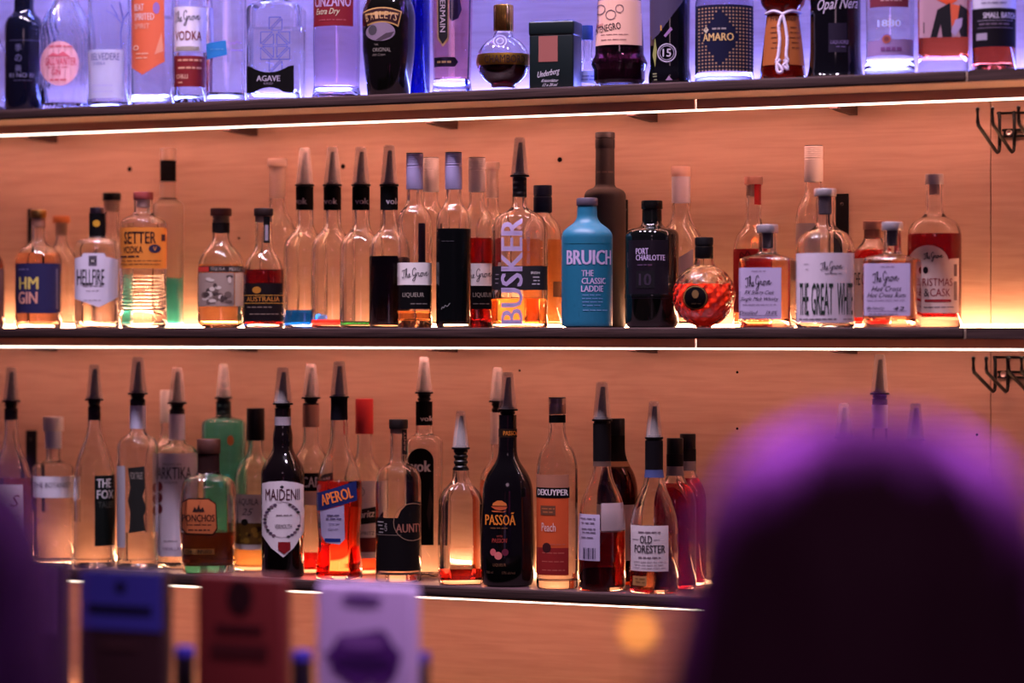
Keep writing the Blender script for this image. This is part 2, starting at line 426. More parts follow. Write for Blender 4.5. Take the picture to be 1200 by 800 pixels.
    def add(s, V2, F2, rgb, arc=None, lift=0, mat=None):
        V, F = s._put(V2, F2, (s.off if s.cur else .4) + lift, arc)
        k = s.cur; b = s.buf.setdefault((k.name if k else '', s.bk), [k, [], [], [], []])
        m = mat or ink(rgb)
        if m not in b[4]: b[4].append(m)
        n0 = len(b[1]); b[1] += V; b[2] += [tuple(i + n0 for i in f) for f in F]; b[3] += [b[4].index(m)] * len(F)
    def poly(s, shape, rgb, lift=.0, mat=None): s.add([(x - s.cx, v) for x, v in shape], [tuple(range(len(shape)))], rgb, lift=lift, mat=mat); return s
    def text(s, t, x, v, w_, h, rgb, bold=.0, shear=0, rot=0, lift=.15, vert=False, mat=None):
        V, F = text_polys(t, bold)
        if not V: return s
        out = []; a = radians(rot)
        for X, Y in V:
            X = X + shear * Y * h / w_; px, py = X * w_, -Y * h
            if vert: px, py = -Y * h, -X * w_
            out.append((x - s.cx + px * cos(a) - py * sin(a), v + px * sin(a) + py * cos(a)))
        s.add(out, F, rgb, arc=x - s.cx, lift=lift, mat=mat); return s
    def strokes(s, P, x, v, w_, h, rgb, rot=-6, lw=.8, wid=2.7, lift=.15):
        a = radians(rot)
        for st in P:
            c = [((px / wid - .5) * w_, -(py - .4) * h) for px, py in crom(st, 3)]
            c = [(x - s.cx + q * cos(a) - r * sin(a), v + q * sin(a) + r * cos(a)) for q, r in c]
            V = []; F = []
            for i, q in enumerate(c):
                p0, p1 = c[max(i - 1, 0)], c[min(i + 1, len(c) - 1)]; dx, dy = p1[0] - p0[0], p1[1] - p0[1]; l = math.hypot(dx, dy) or 1
                V += [(q[0] - dy / l * lw / 2, q[1] + dx / l * lw / 2), (q[0] + dy / l * lw / 2, q[1] - dx / l * lw / 2)]
                if i: F.append((2 * i - 2, 2 * i - 1, 2 * i + 1, 2 * i))
            s.add(V, F, rgb, arc=x - s.cx, lift=lift)
        return s
    def grove(s, x, v, w_, h, rgb=(30, 24, 34), rot=-6, lw=.75): return s.strokes(GROVE, x, v, w_, h, rgb, rot, lw)
    def lines(s, x0, x1, vs, rgb, h=1.1, rnd=None):
        R = random.Random(int(x0 * 7 + vs[0]))
        for v in vs:
            x = x0 + R.uniform(0, 3)
            while x < x1 - 2:
                l = min(R.uniform(3, 8), x1 - x); s.poly(rect(x, x + l, v - h / 2, v + h / 2), rgb, lift=.1); x += l + 1.2
        return s
    def ring(s, x, v, r, wd, rgb, ry=1.):
        n = 24; V = []; F = []
        for i in range(n):
            a = 2 * pi * i / n
            V += [(x - s.cx + r * cos(a), v + r * ry * sin(a)), (x - s.cx + (r - wd) * cos(a), v + (r - wd) * ry * sin(a))]
            j = (i + 1) % n; F.append((2 * i, 2 * j, 2 * j + 1, 2 * i + 1))
        s.add(V, F, rgb, lift=.1); return s
    def band(s, v0, v1, rgb, name='neck_band', mat=None, off=.5):
        z0, z1 = s.z(v1), s.z(v0); zs = sorted({z0, z1} | {z for r, z in s.Q if z0 < z < z1})
        R = []
        for z in zs:
            a, b, p = s.sec(s.rad(z)); R.append(((a + off * 1e-3, b + off * 1e-3, p), z))
        V, F = lathe(R, 40, False, False)
        s.cur = mesh_obj(name, V, F, mat or paper(rgb), s.root); s.off = off + .3; return s
    def cap(s, v0, v1, hw, rgb, kind='plain', mat=None, stop=None, stop_rgb=(190, 160, 140), name=None):
        z0, z1 = s.z(v1), s.z(v0); r = hw * s.s; e = min(.0018, (z1 - z0) * .3); h = z1 - z0
        R = [(r * .97, z0), (r, z0 + e * .5)]
        if kind == 'screw':
            R += [(r, z0 + h * .62), (r * .95, z0 + h * .63), (r * .95, z0 + h * .66), (r, z0 + h * .67)]
            for k in range(5):
                a = z0 + h * (.70 + .05 * k); R += [(r, a), (r * .965, a + h * .015), (r, a + h * .03)]
        if kind == 'lid': R += [(r, z0 + h * .55), (r * .93, z0 + h * .57), (r * .93, z0 + h * .62), (r, z0 + h * .64)]
        R += [(r, z1 - e), (r * .96, z1 - e * .2), (r * .9, z1)]
        V, F = lathe(R, 64 if kind == 'flute' else 32)
        if kind == 'flute': V = [(a * (1 - .045 * (i % 4 < 2)), b * (1 - .045 * (i % 4 < 2)), c) for i, (a, b, c) in enumerate(V)]
        c = mesh_obj(name or ('stopper_top' if kind == 'cork' else 'cap'), V, F, mat or gloss(rgb, .4), s.root)
        if kind == 'screw':   # dark disc on top of the screw cap
            V, F = lathe([(r * .97, z1 - .0006), (r * .97, z1 + .0008), (r * .85, z1 + .0012)], 32); mesh_obj('cap_top', V, F, pmat('cap_top', (25, 20, 22), .4), c)
        if stop:
            zz = s.z(stop[0]); q = stop[1] * s.s
            V, F = lathe([(q * .9, zz), (q, zz + .001), (q, z0)], 24); mesh_obj('stopper', V, F, pmat('stopper', stop_rgb, .6), s.root)
        return s
    def pour(s, top, fl, cork, hw=10.5, htop=6.8, cork_hw=8, wrap=False):
        """speed pourer under a clear plastic dust cover; top / flange / cork bottom in px"""
        zt, zf, zc = s.z(top), s.z(fl), s.z(cork); k = s.s
        R = [(cork_hw * .86 * k, zc)]
        m_ = max(3, int((cork - fl) / 6))
        for i in range(m_):
            a = zc + (zf - zc) * i / m_; b = (zf - zc) / m_
            R += [(cork_hw * .84 * k, a + b * .1), (cork_hw * k, a + b * .35), (cork_hw * k, a + b * .65), (cork_hw * .84 * k, a + b * .9)]
        f = hw * 1.07 * k
        R += [(cork_hw * .9 * k, zf - .002), (f, zf - .0018), (f * 1.02, zf), (f, zf + .0016), (f * .7, zf + .002), (f * .66, zf + .005)]
        V, F = lathe(R, 28); o = mesh_obj('pourer', V, F, BLACKP, s.root)
        zs = zf + .003; H = (zt - zs) * .86; R = []
        for i in range(9):
            q = i / 8; R.append(((.56 - .32 * q) * hw * k, zs + H * q, .10 * hw * k * q * q, 0))
        V, F = lathe(R, 18); mesh_obj('spout', V, F, SPOUT, o)
        a, b = hw * k, htop * k; zb = zf + .0018; L_ = zt - zb
        R = [(a, zb), (a * .99, zb + .001), (a + (b - a) * .48, zb + L_ * .48), (a + (b - a) * .5 - .0004, zb + L_ * .5), (b, zt - .003), (b * .93, zt - .001), (b * .75, zt)]
        R += [(b * .70, zt - .0012), (b * .90, zt - .003), (a + (b - a) * .5 - .0012, zb + L_ * .5), (a - .0012, zb + .0005)]
        V, F = lathe(R, 28, False, False); n = 28
        mesh_obj('dust_cover', V, F + [tuple(6 * n + j for j in range(n))], COVER, o); return s
    def done(s):
        for k, (par, V, F, M, mats) in s.buf.items():
            mesh_obj('lettering', V, F, None, par or s.root, smooth=False, midx=M, mats=mats)
        s.buf = {}; return s
W_ = (226, 218, 214); K_ = (13, 11, 13); LAV = (196, 176, 214); GOLD = (196, 142, 58); GREY = (120, 108, 116); INK = (34, 28, 36)
CORK = (176, 120, 84)
CL = (255, 255, 252); EMPTY = None
# ------------------------------------------------------------------ top shelf (blue light)
b = Bot('clear_bottle', 'cropped clear bottle at the far left of the blue-lit top shelf', -13, -.19, 'T', std(22, 62, 9, 40, -40, 16, 9)); b.cap(-52, -38, 10, K_).done()
b = Bot('dark_gin_bottle', 'dark navy gin bottle with pale East Asian characters, left end of top shelf', 28, -.195, 'T', std(22.5, 24, 11.5, 15, -70, 13, 6), opaque=pmat('navy_glass', (10, 13, 30), .1, coat=.4))
b.cap(-78, -30, 12, K_).nolabel()
for i, ch in enumerate('季の美'): b.text(ch, 21.5, 58 + 12 * i, 8, 8.5, (92, 90, 128))
b.text('KI NO BI', 25, 90, 30, 5, (120, 116, 150)).poly(rect(12, 46, 49, 49.6), (70, 68, 100)).lines(14, 38, [96], (70, 66, 96), .8).done()
def swirl(th, zn): return 1 + .034 * cos(26 * (th + 2.6 * zn))
b = Bot('fluted_gin_bottle', 'clear swirl-fluted gin bottle with round pink label', 77, -.195, 'T', [(28, None, 5), (29.5, 100, 0), (29.5, 28, 22), (13, 2, 12), (11, -60, 0)], mod=swirl, n=104, th=3, sub=3)
b.cap(-72, -58, 12, K_).label(circ(70, 77, 22, 28, 26), (232, 170, 186), off=1.2).text('GALLIVANTER', 70, 74.5, 38, 9, (206, 60, 90), .01).text('GIN', 66, 87, 11, 7, (206, 60, 90), .01).lines(56, 82, [81.5], (206, 90, 110), 1)
b.poly([(56, 69), (63, 64), (68, 67), (74, 63), (82, 69)], (210, 96, 116)).lines(58, 84, [57], (210, 96, 116), 2).lines(58, 80, [96], (210, 96, 116), 2).done()
b = Bot('frosted_vodka_bottle', 'tall frosted vodka bottle with white rectangular label and bare-tree print', 128, -.195, 'T', std(24.5, -30, 9, -50, -90, 14, 8), rough=.12)
b.cap(-100, -82, 10, (200, 200, 220)).label(rect(104, 145, 60, 117), (214, 214, 240), mat=pmat('frost_label', (226, 226, 246), .5, alpha=.5)).text('BELVEDERE', 122, 68.5, 36, 8, (70, 66, 110)).text('VODKA', 116, 76.5, 16, 3.5, (90, 86, 130)).nb().lines(108, 132, [102, 109], (150, 146, 190), .8)
b.nolabel()
for st in ([(142, 60), (141, 40), (144, 25), (140, 5)], [(143, 30), (134, 20), (124, 15)], [(143, 26), (150, 15)], [(138, 22), (130, 8)], [(143, 110), (144, 85), (143, 60)]):
    for (x0, v0), (x1, v1) in zip(st, st[1:]): b.poly([(x0 - .6, v0), (x0 + .6, v0), (x1 + .5, v1), (x1 - .5, v1)], (96, 90, 150))
b.done()
b = Bot('orange_label_bottle', 'clear bottle with orange label ending in a slanted point, blue-lit top shelf', 179, -.195, 'T', std(25, -30, 10, -50, -90, 12, 8), fill=(20, CL), bt=11)
b.cap(-100, -82, 11, K_).label([(154, -12), (192, -12), (192.5, 74), (167, 90), (154, 80)], (214, 96, 60), mat=pmat('paper', (220, 100, 62), .6)).text('BEAT', 163, 11, 14, 8, (228, 190, 190), .02).text('SPIRITED', 168, 22, 26, 8, (228, 190, 190), .02).text('SPIRIT', 166, 33, 20, 6, (226, 170, 150)).lines(158, 174, [65, 70], (240, 180, 150), 1.2)
b.ring(160, 58, 3, 1, (240, 200, 180)).poly(circ(183, 12, 4, 10, 7), (150, 110, 180)).poly([(181, 66), (189, 40), (191, 62)], (230, 150, 120)).done()
b = Bot('vodka_bottle', 'slim clear vodka bottle with white script label over a dark red label', 222.5, -.19, 'T', std(18.5, -14, 8, -30, -90, 12, 8), punt=9, bt=10)
b.cap(-100, -60, 9, W_, 'screw').label(rect(203.5, 241.5, 9.5, 62), (220, 210, 228)).grove(219, 22, 32, 13, INK).text('VODKA', 220, 43.5, 34, 11, (120, 34, 30), .01).poly(rect(207, 233, 56, 61), (150, 140, 130))
b.label(rect(203.5, 241.5, 67, 103), (120, 26, 32)).lines(208, 236, [72, 81], (206, 150, 120), 2.2).text('CHILLI', 213, 91, 15, 5, (226, 180, 150), .01).lines(208, 214, [98], (206, 150, 120), 1.6).done()
def hammer(th, zn): return 1 + .012 * sin(9 * th + 31 * zn) * sin(40 * zn)
b = Bot('cut_glass_bottle', 'rippled clear bottle with small blue paper tag', 265, -.195, 'T', std(23.5, -30, 9, -50, -90, 12, 8), p=3, mod=hammer, sub=4, bt=10)
b.cap(-100, -82, 10, K_).label([(242.5, 53), (265, 49.5), (266, 66.5), (243.5, 71.5)], (40, 120, 190), off=1.2, name='tag').lines(246, 262, [60], (90, 150, 206), 1)
b.nolabel().strokes([[(0, .2), (.4, .8), (.6, .2), (1, .7), (1.2, .2), (1.7, .8), (2.0, .3), (2.4, .6)]], 275, 53, 18, 6, (196, 130, 190), -6, .8, lift=.8).lines(268, 284, [61], (186, 130, 190), .9).done()
b = Bot('agave_spirit_bottle', 'square clear agave spirit bottle with curved black label and etched triangles', 324, -.195, 'T', [(32, None, 4), (32.5, 8, 7), (12, 0, 6), (11, -40, 0)], p=9, br=.8, rot=-10, fill=(34, CL), th=3.5, bt=9)
b.cap(-60, -36, 13, (60, 40, 40), 'cork')
top = [(291 + i * 5.8, 79 + 8 * max(0, 1 - ((i - 5) / 4.2) ** 2)) for i in range(11)]; bot_ = [(349 - i * 5.8, 111 - 6.5 * max(0, 1 - ((i - 5) / 3.2) ** 2)) for i in range(11)]
b.label(top + bot_, K_).text('AGAVE', 319, 94, 28, 6.5, (190, 180, 200), .015).text('BLANCO', 319, 100, 11, 2.5, (130, 120, 140))
b.nolabel(); q = (96, 92, 140)
for (cx_, cy_, sx, sy) in [(317, 47, 1, 1), (337, 47, -1, 1), (317, 65, 1, -1), (337, 65, -1, -1), (327, 30, 1, 1), (327, 79, 1, 1)]:
    tri = [(cx_ - 7 * sx, cy_ - 7 * sy), (cx_ + 7 * sx, cy_ - 7 * sy), (cx_ - 7 * sx, cy_ + 7 * sy)]
    tri2 = [(cx_ + 8 * sx, cy_ - 5 * sy), (cx_ + 8 * sx, cy_ + 8 * sy), (cx_ - 5 * sx, cy_ + 8 * sy)]
    for T3 in (tri, tri2):
        for (x0, v0), (x1, v1) in zip(T3, T3[1:] + T3[:1]):
            dx, dy = x1 - x0, v1 - v0; l = math.hypot(dx, dy); nx, ny = -dy / l * .55, dx / l * .55
            b.poly([(x0 + nx, v0 + ny), (x1 + nx, v1 + ny), (x1 - nx, v1 - ny), (x0 - nx, v0 - ny)], q)
b.done()
b = Bot('vermouth_bottle', 'clear vermouth bottle with dark red label cut by the top of the picture', 394.5, -.195, 'T', [(29, None, 3), (28.5, 112, 8), (26.5, 100, 8), (27.5, 60, 0), (27, -40, 20), (10, -70, 10), (10, -120, 0)], fill=(-20, (240, 215, 235)), punt=8, bt=12)
b.cap(-130, -110, 11, (120, 20, 30)).label(rect(368, 413.5, -30, 33), (120, 22, 36)).text('CINZANO', 388, 4, 48, 13, (176, 150, 190), .02).text('Extra Dry', 383, 17, 30, 9, (196, 190, 160), .01, .3).lines(372, 408, [26], (170, 80, 90), .9).done()
b = Bot('cream_liqueur_bottle', 'broad black cream liqueur bottle with arched gold-framed banner', 455.5, -.195, 'T', [(25, None, 3), (30.5, 60, 0), (31.5, 6, 18), (12, -20, 10), (11, -70, 0)], opaque=pmat('brown_black_glass', (10, 10, 7), .08, coat=.4))
b.cap(-80, -60, 12, (60, 20, 20)).nolabel()
def arc_(cx_, v, R, a0, a1, n=12): return [(cx_ + R * sin(radians(a0 + (a1 - a0) * i / n)), v - R * cos(radians(a0 + (a1 - a0) * i / n))) for i in range(n + 1)]
b.poly(arc_(447, 70, 58.5, -23, 24) + arc_(447, 70, 40.5, 29, -23), (176, 136, 80)).poly(arc_(447, 70, 57, -23, 23) + arc_(447, 70, 42.3, 26.5, -23), (44, 14, 18), lift=.15)
for i, ch in enumerate('BAILEYS'):
    a = -19.5 + i * 6.5; b.text(ch, 447 + 49.5 * sin(radians(a)), 70 - 49.5 * cos(radians(a)), 4.1, 8.5, (186, 150, 104), .0, rot=a, lift=.35)
b.poly(circ(446, 40, 17, 20, 11), (128, 110, 128)).poly(circ(437, 38, 5, 12, 6), (70, 64, 70), lift=.15).poly([(440, 50), (452, 42), (462, 40), (458, 46), (446, 51)], (70, 56, 66), lift=.15)
b.text('ORIGINAL', 447, 61, 22, 4.5, (150, 140, 130)).text('Irish Cream', 444, 66.5, 16, 3, (130, 120, 112), 0, .3).text('THE', 441, 55, 5, 2, (130, 120, 112)).done()
b = Bot('blue_bottle', 'narrow deep blue glass bottle behind the black cream liqueur bottle', 487, -.07, 'T', std(17, -30, 8, -50, -90), glass_rgb=(40, 70, 200)); b.cap(-100, -84, 9, K_).done()
def flute(th, zn): return 1 + .03 * abs(cos(4 * th))
b = Bot('elderflower_liqueur_bottle', 'tall fluted bottle of pinkish liqueur with narrow vertical black label', 530, -.195, 'T', [(23.5, None, 3), (21, 98, 6), (22.5, 40, 0), (24, -60, 10), (9, -80, 8), (9, -120, 0)], p=3, fill=(-40, (240, 170, 178)), mod=flute, n=80, th=3, bt=17)
b.cap(-130, -108, 11, (120, 90, 60)).label([(512, -14), (526, -14), (526, 48), (519, 57), (513, 48)], (180, 136, 90)).poly([(513.5, -14), (524.5, -14), (524.5, 46), (519, 54), (514.5, 46)], (24, 18, 26), lift=.1).text('ST GERMAIN', 519, 10, 60, 6, (176, 160, 170), .01, vert=True, lift=.35, rot=180)
b.label([(526.5, -14), (540, -14), (539, 2), (541, 14), (537, 24), (530, 27), (527, 24)], (40, 26, 60)).label([(509, 69), (533, 69), (537, 74.5), (533, 80), (509, 80)], (40, 28, 52)).lines(511, 529, [74.5], (150, 116, 84), 2.5).done()
# globe raspberry liqueur
r0 = 31.5
ph = [(r0 * cos(a) * (1 if abs(a) < 1.2 else 1), 72 - 30 * sin(a), 0) for a in [radians(-62 + i * 128 / 22) for i in range(23)]]
b = Bot('globe_liqueur_bottle', 'globe-shaped dark raspberry liqueur bottle with gold band and gold cap', 590, -.195, 'T', [(15, None, 2), (14, 101, 1)] + ph + [(11, 40, 3), (10, 36, 0)], fill=(72, (96, 10, 16)), th=2.5, bt=6)
b.cap(6, 37, 11.8, GOLD, 'flute', metal((206, 156, 76), .25))
b.band(64.5, 78, (196, 146, 56), 'gold_band', mat=metal((206, 156, 66), .3)).text('CHAMBORD', 592, 71.5, 52, 9, (50, 26, 20), .0)
b.nolabel().ring(586, 50, 8, 1.2, (150, 146, 206)).ring(586, 50, 4.5, 1, (150, 146, 206)).done()
# tin box
x, t = on_plane(651, -.19); s_ = t / FPX; rz = atan2(CAM.x - x, -(-.19 - 0) * 0 - (CAM.y + .19))
e = empty('bitters_tin', (x, -.19, ZTOP), PSI - radians(16)); tag(e, 'dark green bitters tin with window and white lettering on top shelf', 'tin')
g = pmat('tin_green', (14, 26, 26), .35)
hw = 27 * s_; dp = 20 * s_; H = zat(41, t) - ZTOP; H2 = zat(26, t) - ZTOP
bm_obj('box', box_bm(-hw, hw, -dp, dp, 0, H, .005, seg=3), g, e, True)
bm_obj('lid', box_bm(-hw - .001, hw + .001, -dp - .001, dp + .001, H - .004, H2, .0045, seg=3), g, e, True)
bm_obj('window', box_bm(-15 * s_, 8 * s_, -dp - .0006, -dp + .001, zat(74, t) - ZTOP, zat(42, t) - ZTOP - .003), pmat('tin_window', (150, 92, 84), .2), e)
V, F = [], []; M = []
for (tx, xx, vv, ww, hh, ro) in (('Underberg', 0, 88, 27, 9, -10), ('Kräuterbitter', 2, 96, 20, 3.5, 0), ('12 x 20 ml', 2, 101, 17, 3.5, 0)):
    V2, F2 = text_polys(tx, .015); n0 = len(V)
    for X, Y_ in V2:
        px, py = (X + .12 * Y_) * ww, Y_ * hh; a = radians(-ro)
        V.append(((xx - 3 + px * cos(a) - py * sin(a)) * s_, -dp - .0012, zat(vv, t) - ZTOP + (px * sin(a) + py * cos(a)) * s_))
    F += [tuple(i + n0 for i in f) for f in F2]
mesh_obj('lettering', V, F, ink((200, 196, 206)), e, smooth=False)
REG.append(('tin', x, -.19, hw, dp, 'T'))
b = Bot('miniature_bottle', 'small pale blue bottle squeezed between the green tin and the amaro with cream label', 688, -.12, 'T', std(11, 80, 6, 70, 45, 8, 4)); b.cap(30, 47, 7, (40, 60, 110)).label(rect(677, 699, 84, 98), (170, 180, 226)).lines(680, 697, [90, 94], (90, 90, 150), 1).done()
b = Bot('amaro_bottle', 'dark amaro bottle with flared waist and cream label', 726, -.195, 'T', [(23, None, 3), (33.5, 75, 2), (28.5, 64, 2), (28.5, 54, 0), (25.5, 0, 0), (24, -30, 16), (11, -50, 10), (11, -100, 0)], glass_rgb=(240, 225, 235), fill=(30, (40, 10, 12)))
b.cap(-110, -90, 12, K_).label(rect(698, 752, 2, 55), (222, 172, 150)).text('MONTENEGRO', 706, 36, 48, 8, (44, 26, 34), .01, rot=-8).text('Amaro', 703, 31, 14, 4, (150, 50, 60), 0, .3, rot=-8).ring(704, 13, 6, 1, (110, 86, 90)).ring(716, 20, 6, 1, (110, 86, 90)).ring(726, 13, 5, 1, (130, 100, 100)).lines(702, 736, [43, 49], (150, 104, 100), .8).done()
b = Bot('herbal_liqueur_bottle', 'black herbal liqueur bottle with round number seal and gold streaks', 785, -.195, 'T', [(25, None, 2), (25, 88, 3), (23, 80, 2), (23.5, 30, 0), (24, -30, 16), (10, -50, 10), (10, -100, 0)], opaque=pmat('black_glass', (7, 8, 12), .1, coat=.4))
b.cap(-110, -90, 12, K_).nolabel().poly([(762, -8), (800, -8), (800, 4), (772, 42), (762, 50)], (66, 56, 84)).ring(781.5, 64, 11, 1.4, (176, 166, 186)).ring(781.5, 64, 8.5, .8, (150, 140, 160)).text('15', 781.5, 64, 10, 9, (190, 180, 196), .01)
b.poly([(768, 80), (765, 66), (768, 46), (770, 60)], (140, 140, 80)).poly([(778, 44), (786, 34), (788, 37), (780, 46)], (150, 110, 160)).poly(rect(774, 775.5, 32, 38), GOLD).lines(764, 770, [88, 91, 95], (120, 120, 90), 1.4).poly([(780, 96), (784, 91), (788, 96)], (150, 120, 150)).done()
b = Bot('amaro_bottle', 'clear round bottle with navy dotted label and gold diamond lettering', 849, -.195, 'T', std(34.5, -6, 12, -20, -60, 14, 8), fill=(-4, (220, 216, 240)), bt=9)
b.cap(-72, -56, 14, K_).label(rect(816, 882, 9, 86), (26, 26, 50))
for i in range(17):
    for j in range(19):
        xx, vv = 819 + i * 3.9, 12 + j * 4
        if abs(xx - 843) / 22 + abs(vv - 46) / 34 > 1.0: b.poly(rect(xx, xx + 2.0, vv, vv + 2.0), (150, 120, 96))
b.text('AMARO', 841, 46.5, 38, 9, (206, 170, 110), .02).poly([(828, 34), (831, 38), (828, 42), (825, 38)], (190, 176, 150)).lines(833, 854, [37], (150, 140, 140), 2).done()
b = Bot('hazelnut_liqueur_bottle', 'amber monk-shaped liqueur bottle tied with a knotted white rope', 917.5, -.195, 'T', [(27.5, None, 3), (19, 18, 2), (19, 14, 3), (27, 4, 8), (24, -30, 12), (11, -50, 8), (11, -90, 0)], glass_rgb=(186, 96, 40), fill=(-20, (206, 104, 44)))
b.cap(-100, -84, 12, (70, 40, 20)).label([(898, 20), (937, 20), (942, 78), (894, 78)], (150, 80, 36)).text('Frangelico', 918, 24, 32, 8, (60, 26, 14), .01).lines(903, 914, [34, 40, 46, 52, 58], (90, 44, 22), 1).lines(925, 936, [34, 40, 46, 52, 58], (90, 44, 22), 1)
def rope(u0, v0, pts_): return [Vector(b.surf(u - b.cx, v, 3)) for u, v in pts_]
k_ = b.s; rp = pmat('rope', (206, 190, 214), .8)
V, F = [], []
for pts_ in ([(917, 19), (913, 32), (914, 50), (912, 70), (910, 74), (914, 80), (917, 86), (912, 87), (911, 78), (915, 72)], [(917, 19), (920, 32), (922, 50), (921, 68), (923, 74), (918, 79), (923, 84), (919, 72)], [(917, 19), (908, 15), (899, 17)], [(917, 19), (926, 15), (936, 16)]):
    v_, f_ = tube([Vector(b.surf(u - b.cx, v, 2.4)) for u, v in crom(pts_, 4)], 1.9 * k_, 8); n0 = len(V); V += v_; F += [tuple(i + n0 for i in f) for f in f_]
mesh_obj('rope', V, F, rp, b.root); b.done()
b = Bot('black_liqueur_bottle', 'glossy black liqueur bottle with cream script across the top and flared foot', 979, -.195, 'T', [(34, None, 3), (31, 82, 6), (29.5, 60, 0), (29.5, -20, 16), (11, -44, 10), (11, -90, 0)], opaque=pmat('black_glass', (7, 8, 12), .1, coat=.4))
b.cap(-100, -84, 12, K_).nolabel().text('Opal Nera', 983, 9, 54, 17, (190, 176, 196), 0, .35, rot=-3).poly(rect(971, 992, 30, 64), (26, 16, 38)).text('LIQUORE', 984, 52.5, 21, 5, (130, 110, 160)).lines(978, 990, [57.5], (110, 92, 140), .9).done()
b = Bot('aniseed_bottle', 'clear bottle with etched year, violet label band and dark red upper label', 1043, -.195, 'T', [(29.5, None, 3), (29.5, 78, 4), (27.5, 70, 3), (28, 20, 0), (28, -40, 16), (10, -60, 8), (10, -100, 0)], fill=(-10, CL), bt=9)
b.cap(-110, -95, 11, W_).label(rect(1020, 1064, -24, 11), (110, 40, 56)).lines(1030, 1056, [3], (190, 140, 140), 2.5)
b.label([(1017, 50), (1032, 49), (1034, 44), (1039, 42), (1044, 44), (1046, 49), (1071, 48), (1071, 67), (1017, 68)], (150, 120, 176)).poly(circ(1039, 48.5, 5, 16), (170, 90, 80)).poly(circ(1039, 48.5, 3, 12), (120, 60, 70), lift=.1).lines(1030, 1058, [60], (120, 70, 130), 4.5)
b.nolabel().text('1880', 1042, 30, 28, 8, (206, 206, 246), .02, lift=.4).done()
b = Bot('fox_label_bottle', 'square bottle of orange spirit whose label shows an orange fox in a black jacket', 1107, -.195, 'T', [(29.5, None, 3), (30, -30, 6), (11, -42, 6), (11, -80, 0)], p=7, br=.8, rot=-6, fill=(-20, (240, 110, 60)), th=3.5, bt=20)
b.cap(-96, -76, 13, (60, 40, 36)).label(rect(1080, 1135, -30, 46), (176, 136, 150)).poly([(1100, 2), (1106, -8), (1122, -10), (1124, 4), (1114, 9)], (214, 80, 44)).poly([(1093, 46), (1101, 14), (1116, 6), (1118, 46), (1107, 46), (1105, 30), (1101, 46)], (22, 18, 24), lift=.1).poly([(1116, 7), (1127, 10), (1124, 28), (1118, 34)], (206, 90, 60), lift=.15).poly([(1127, 8), (1135, 14), (1135, 46), (1128, 46), (1124, 30)], (30, 24, 34), lift=.15).poly([(1117, 40), (1122, 26), (1130, 24), (1129, 34), (1122, 45)], (166, 144, 186), lift=.2).poly(rect(1085, 1086, 28, 41), INK).done()
b = Bot('small_batch_bottle', 'round bottle of reddish spirit with black label, rightmost on top shelf', 1165, -.195, 'T', std(25.5, -30, 10, -46, -90, 14, 8), fill=(-20, (232, 96, 56)), punt=10, bt=8)
b.cap(-100, -84, 11, K_).label(rect(1139.5, 1190.5, -26, 12), (190, 184, 206)).lines(1148, 1180, [1, 6], (110, 100, 130), 1.4).label(rect(1139.5, 1190.5, 12, 57), (22, 17, 24)).text('SMALL BATCH', 1173, 20.5, 42, 6.5, (200, 190, 206), .02).poly(rect(1146, 1186, 26, 26.7), (130, 120, 140)).poly(rect(1146, 1186, 34.5, 35.2), (110, 96, 116)).lines(1148, 1184, [30.5], (100, 84, 100), 2).poly(rect(1145, 1157, 41, 49), (150, 136, 156)).done()
# ------------------------------------------------------------------ middle shelf
b = Bot('gin_bottle', 'mostly cropped brown bottle with gold cap at the left edge, middle shelf', -16, -.19, 'M', std(21, 306, 8, 292, 258, 14, 8), fill=(300, (190, 110, 80)))
b.cap(253, 262, 10, GOLD, 'cork', metal(GOLD)).label(rect(-37, 4, 315, 372), (92, 60, 62)).done()
b = Bot('cork_bottle', 'small clear bottle with orange cork behind the navy-labelled gin', 72, -.06, 'M', std(20, 303, 7, 286, 262))
b.cap(253, 261, 10, (214, 128, 70), 'cork', stop=(276, 6)).done()
b = Bot('gin_bottle', 'round gin bottle with navy label, yellow and pink letters and gold stopper', 45, -.20, 'M', std(27, 296, 8, 284, 254, 12, 8), fill=(297, (255, 206, 176)))
b.cap(246, 255, 9.5, GOLD, 'cork', metal((200, 150, 80)), stop=(266, 6.5), stop_rgb=(170, 120, 100))
b.label(rect(18, 72, 309, 367), (38, 34, 74)).text('HM', 33, 332, 25, 14, (206, 182, 92), .02).text('GIN', 32, 349, 25, 14, (214, 150, 130), .02)
b.lines(20, 34, [316], (110, 100, 140)).poly(rect(65, 67, 315, 362), (96, 90, 112)).done()
b = Bot('black_cap_bottle', 'clear bottle with flat black cap behind the white shield-labelled gin', 131, -.06, 'M', std(22, 296, 9, 276, 236))
b.cap(226, 235, 10.5, K_, 'cork', stop=(248, 8)).done()
b = Bot('gin_bottle', 'clear flask-shaped gin bottle with white shield label and tall black lettering', 114, -.19, 'M', std(26.5, 283, 9, 278, 252, 10, 4), p=3.2, br=.75, fill=(286, CL))
b.cap(243, 252, 8.5, (60, 50, 54), 'cork', metal((120, 110, 120))).band(250, 276, K_, 'seal', off=.7).poly(circ(113, 262, 4), (190, 140, 40))
b.label([(88, 303), (96, 301), (98, 297), (122, 297), (124, 301), (138, 304), (138, 348), (128, 354), (116, 360), (104, 356), (88, 350)], (206, 198, 214))
b.poly(rect(104, 113.5, 300, 312), (88, 80, 92)).poly(circ(108.7, 306, 3.4), (30, 26, 32)).text('H', 108.7, 306, 3, 3.6, W_, .02, lift=.35)
b.text('HELLFIRE', 106.5, 325, 31, 18, (30, 26, 34), .015).lines(95, 120, [335.5], GREY).lines(100, 116, [341], GREY, .8).lines(98, 118, [352], GREY, .8).done()
pts = std(27.5, 258, 11, 251, 232, 8, 5)
